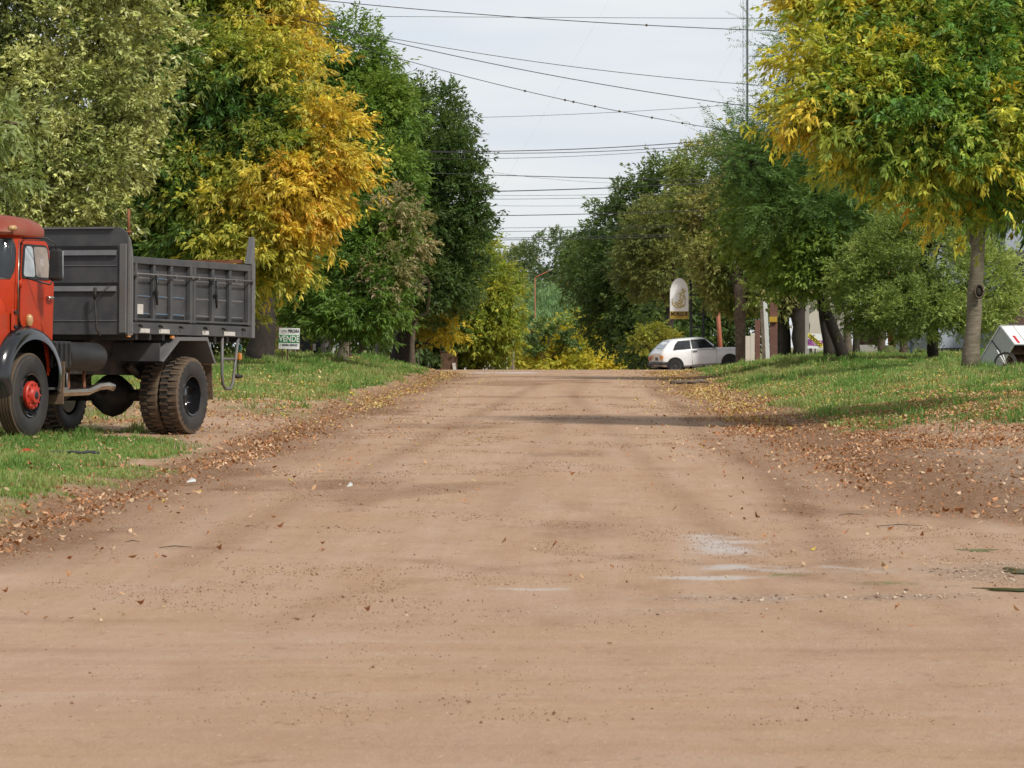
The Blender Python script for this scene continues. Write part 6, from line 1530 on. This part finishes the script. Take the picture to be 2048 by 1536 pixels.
wire('faint wire slanting down from the tall dark tree', [(930, 336), (1150, 362), (1400, 366)], 140, .006)
o = MB(); a = at(1311, 301, 118); o.tube([a, a - Vector((0, 0, .12)), a - Vector((-.02, 0, .32)), a - Vector((-.01, 0, .44))], .010, 5); o = o.build('loose_wire_end', M['wire'], None); tag(o, 'short loose wire end dangling from the rising bundle', 'wire')

Ym = 420; s = Ym / F; bx = X_at(1491, Ym); bz = hz(bx, Ym)
mast = empty('radio_mast', (bx, Ym, bz), 0, 'very tall slim lattice radio mast rising above the right trees', 'mast')
Hm = Z_at(-260, Ym) - bz; hw = 5.0 * s; m = MB(); legs = [(-hw, 0), (hw * .8, -.15), (hw * .4, hw * 1.2)]
m.tube([(legs[0][0], legs[0][1], 0), (legs[0][0], legs[0][1], Hm)], .028, 5); m.tube([(legs[2][0], legs[2][1], 0), (legs[2][0], legs[2][1], Hm)], .03, 5); m.tube([(legs[1][0], legs[1][1], 0), (legs[1][0], legs[1][1], Hm)], .085, 6)
m.build('legs', M['mast_grey'], mast, recalc=False)
m = MB(); z = 0; k = 0
while z < Hm - .5:
    a, b = legs[k % 2], legs[(k + 1) % 2]; m.tube([(a[0], a[1], z), (b[0], b[1], z + .5)], .014, 3, cap=False); m.tube([(legs[0][0], 0, z), (legs[1][0], -.15, z)], .012, 3, cap=False); z += .5; k += 1
m.build('bracing', M['mast_grey'], mast, recalc=False)
m = MB()
for k, z in enumerate(np.arange(8, Hm - 1, 1.55)): m.tube([(-hw, 0, z), (-hw - .28, 0, z), (-hw - .28, 0, z + .5)], .010, 4); m.tube([(hw, 0, z + .8), (hw + .45, 0, z + .8), (hw + .45, 0, z + 1.6)], .010, 4)
m.build('antenna_arms', M['mast_grey'], mast, recalc=False)
m = MB()
for ax, ay, zt in ((-38, 8, 66), (-21, 4, 38), (34, 10, 66), (26, -8, 50)): m.tube([(0, 0, zt), (ax, ay, 0)], .004, 3, cap=False)
m.build('guy_wires', M['mast_grey'], mast, recalc=False)
# ------------------------------------------------------------------ light, sky, camera
def world():
    w = bpy.data.worlds.new('World'); sc.world = w; w.use_nodes = True; nt = w.node_tree; nt.nodes.clear()
    N = nt.nodes.new; Lk = nt.links.new
    sky = N('ShaderNodeTexSky'); sky.sky_type = 'NISHITA'; sky.sun_disc = False
    sky.sun_elevation = SUN_EL; sky.sun_rotation = SUN_ROT; sky.dust_density = 2.0
    mul = N('ShaderNodeMix'); mul.data_type = 'RGBA'; mul.blend_type = 'MULTIPLY'; mul.inputs[0].default_value = 1
    mul.inputs[7].default_value = (1, 1, 1, 1)
    Lk(sky.outputs[0], mul.inputs[6])
    tc = N('ShaderNodeTexCoord'); mp = N('ShaderNodeMapping'); mp.inputs['Scale'].default_value = (3.2, 3.2, 26); mp.inputs['Location'].default_value = (1.3, .2, .45)
    Lk(tc.outputs['Generated'], mp.inputs[0])
    n = N('ShaderNodeTexNoise'); n.inputs['Scale'].default_value = 1.6; n.inputs['Detail'].default_value = 6; n.inputs['Roughness'].default_value = .52
    Lk(mp.outputs[0], n.inputs[0])
    r = N('ShaderNodeMapRange'); r.inputs[1].default_value = .36; r.inputs[2].default_value = .62; Lk(n.outputs[0], r.inputs[0])
    cl = N('ShaderNodeMix'); cl.data_type = 'RGBA'; Lk(r.outputs[0], cl.inputs[0])
    cl.inputs[6].default_value = (7.5, 8.1, 9.0, 1); cl.inputs[7].default_value = (9.1, 9.35, 9.4, 1)
    mx = N('ShaderNodeMix'); mx.data_type = 'RGBA'; mx.inputs[0].default_value = .90
    Lk(mul.outputs[2], mx.inputs[6]); Lk(cl.outputs[2], mx.inputs[7])
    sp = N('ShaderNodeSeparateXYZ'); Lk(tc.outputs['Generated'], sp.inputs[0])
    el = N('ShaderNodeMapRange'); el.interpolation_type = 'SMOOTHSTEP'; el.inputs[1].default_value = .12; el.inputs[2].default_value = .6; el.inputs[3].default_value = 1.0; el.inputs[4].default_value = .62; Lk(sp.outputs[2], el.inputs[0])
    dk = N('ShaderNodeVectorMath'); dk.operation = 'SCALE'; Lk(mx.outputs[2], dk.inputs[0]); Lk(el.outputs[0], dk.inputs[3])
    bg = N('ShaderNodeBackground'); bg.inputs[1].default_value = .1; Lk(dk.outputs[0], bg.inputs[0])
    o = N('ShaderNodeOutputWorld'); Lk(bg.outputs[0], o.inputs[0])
SUN_EL = R(47); SUN_AZ = R(138)          # azimuth clockwise from +Y (the way the camera looks)
SUN_ROT = SUN_AZ
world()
sd = Vector((math.sin(SUN_AZ) * math.cos(SUN_EL), math.cos(SUN_AZ) * math.cos(SUN_EL), math.sin(SUN_EL)))
ld = bpy.data.lights.new('sun', 'SUN'); ld.energy = 3.7; ld.angle = R(6.0); ld.color = (1, .955, .87)
lo = bpy.data.objects.new('sun', ld); link(lo); lo.rotation_euler = sd.to_track_quat('Z', 'Y').to_euler(); lo.location = sd * 100
cd = bpy.data.cameras.new('camera'); cam = bpy.data.objects.new('camera', cd); link(cam)
cd.sensor_width = 36; cd.lens = F / 2048 * 36; cd.shift_x = -(VX - 1024) / 2048; cd.shift_y = (VY - 768) / 2048
cam.location = (0, 0, EYE); cam.rotation_euler = (R(90), 0, 0); cd.clip_start = .1; cd.clip_end = 5000
cd.dof.use_dof = True; cd.dof.focus_distance = 56; cd.dof.aperture_fstop = 18
sc.camera = cam
sc.view_settings.view_transform = 'Standard'; sc.view_settings.look = 'None'; sc.view_settings.exposure = 0
sc.render.engine = 'CYCLES'
sc.cycles.use_denoising = True
sc.cycles.max_bounces = 7; sc.cycles.diffuse_bounces = 3; sc.cycles.transmission_bounces = 4; sc.cycles.glossy_bounces = 3
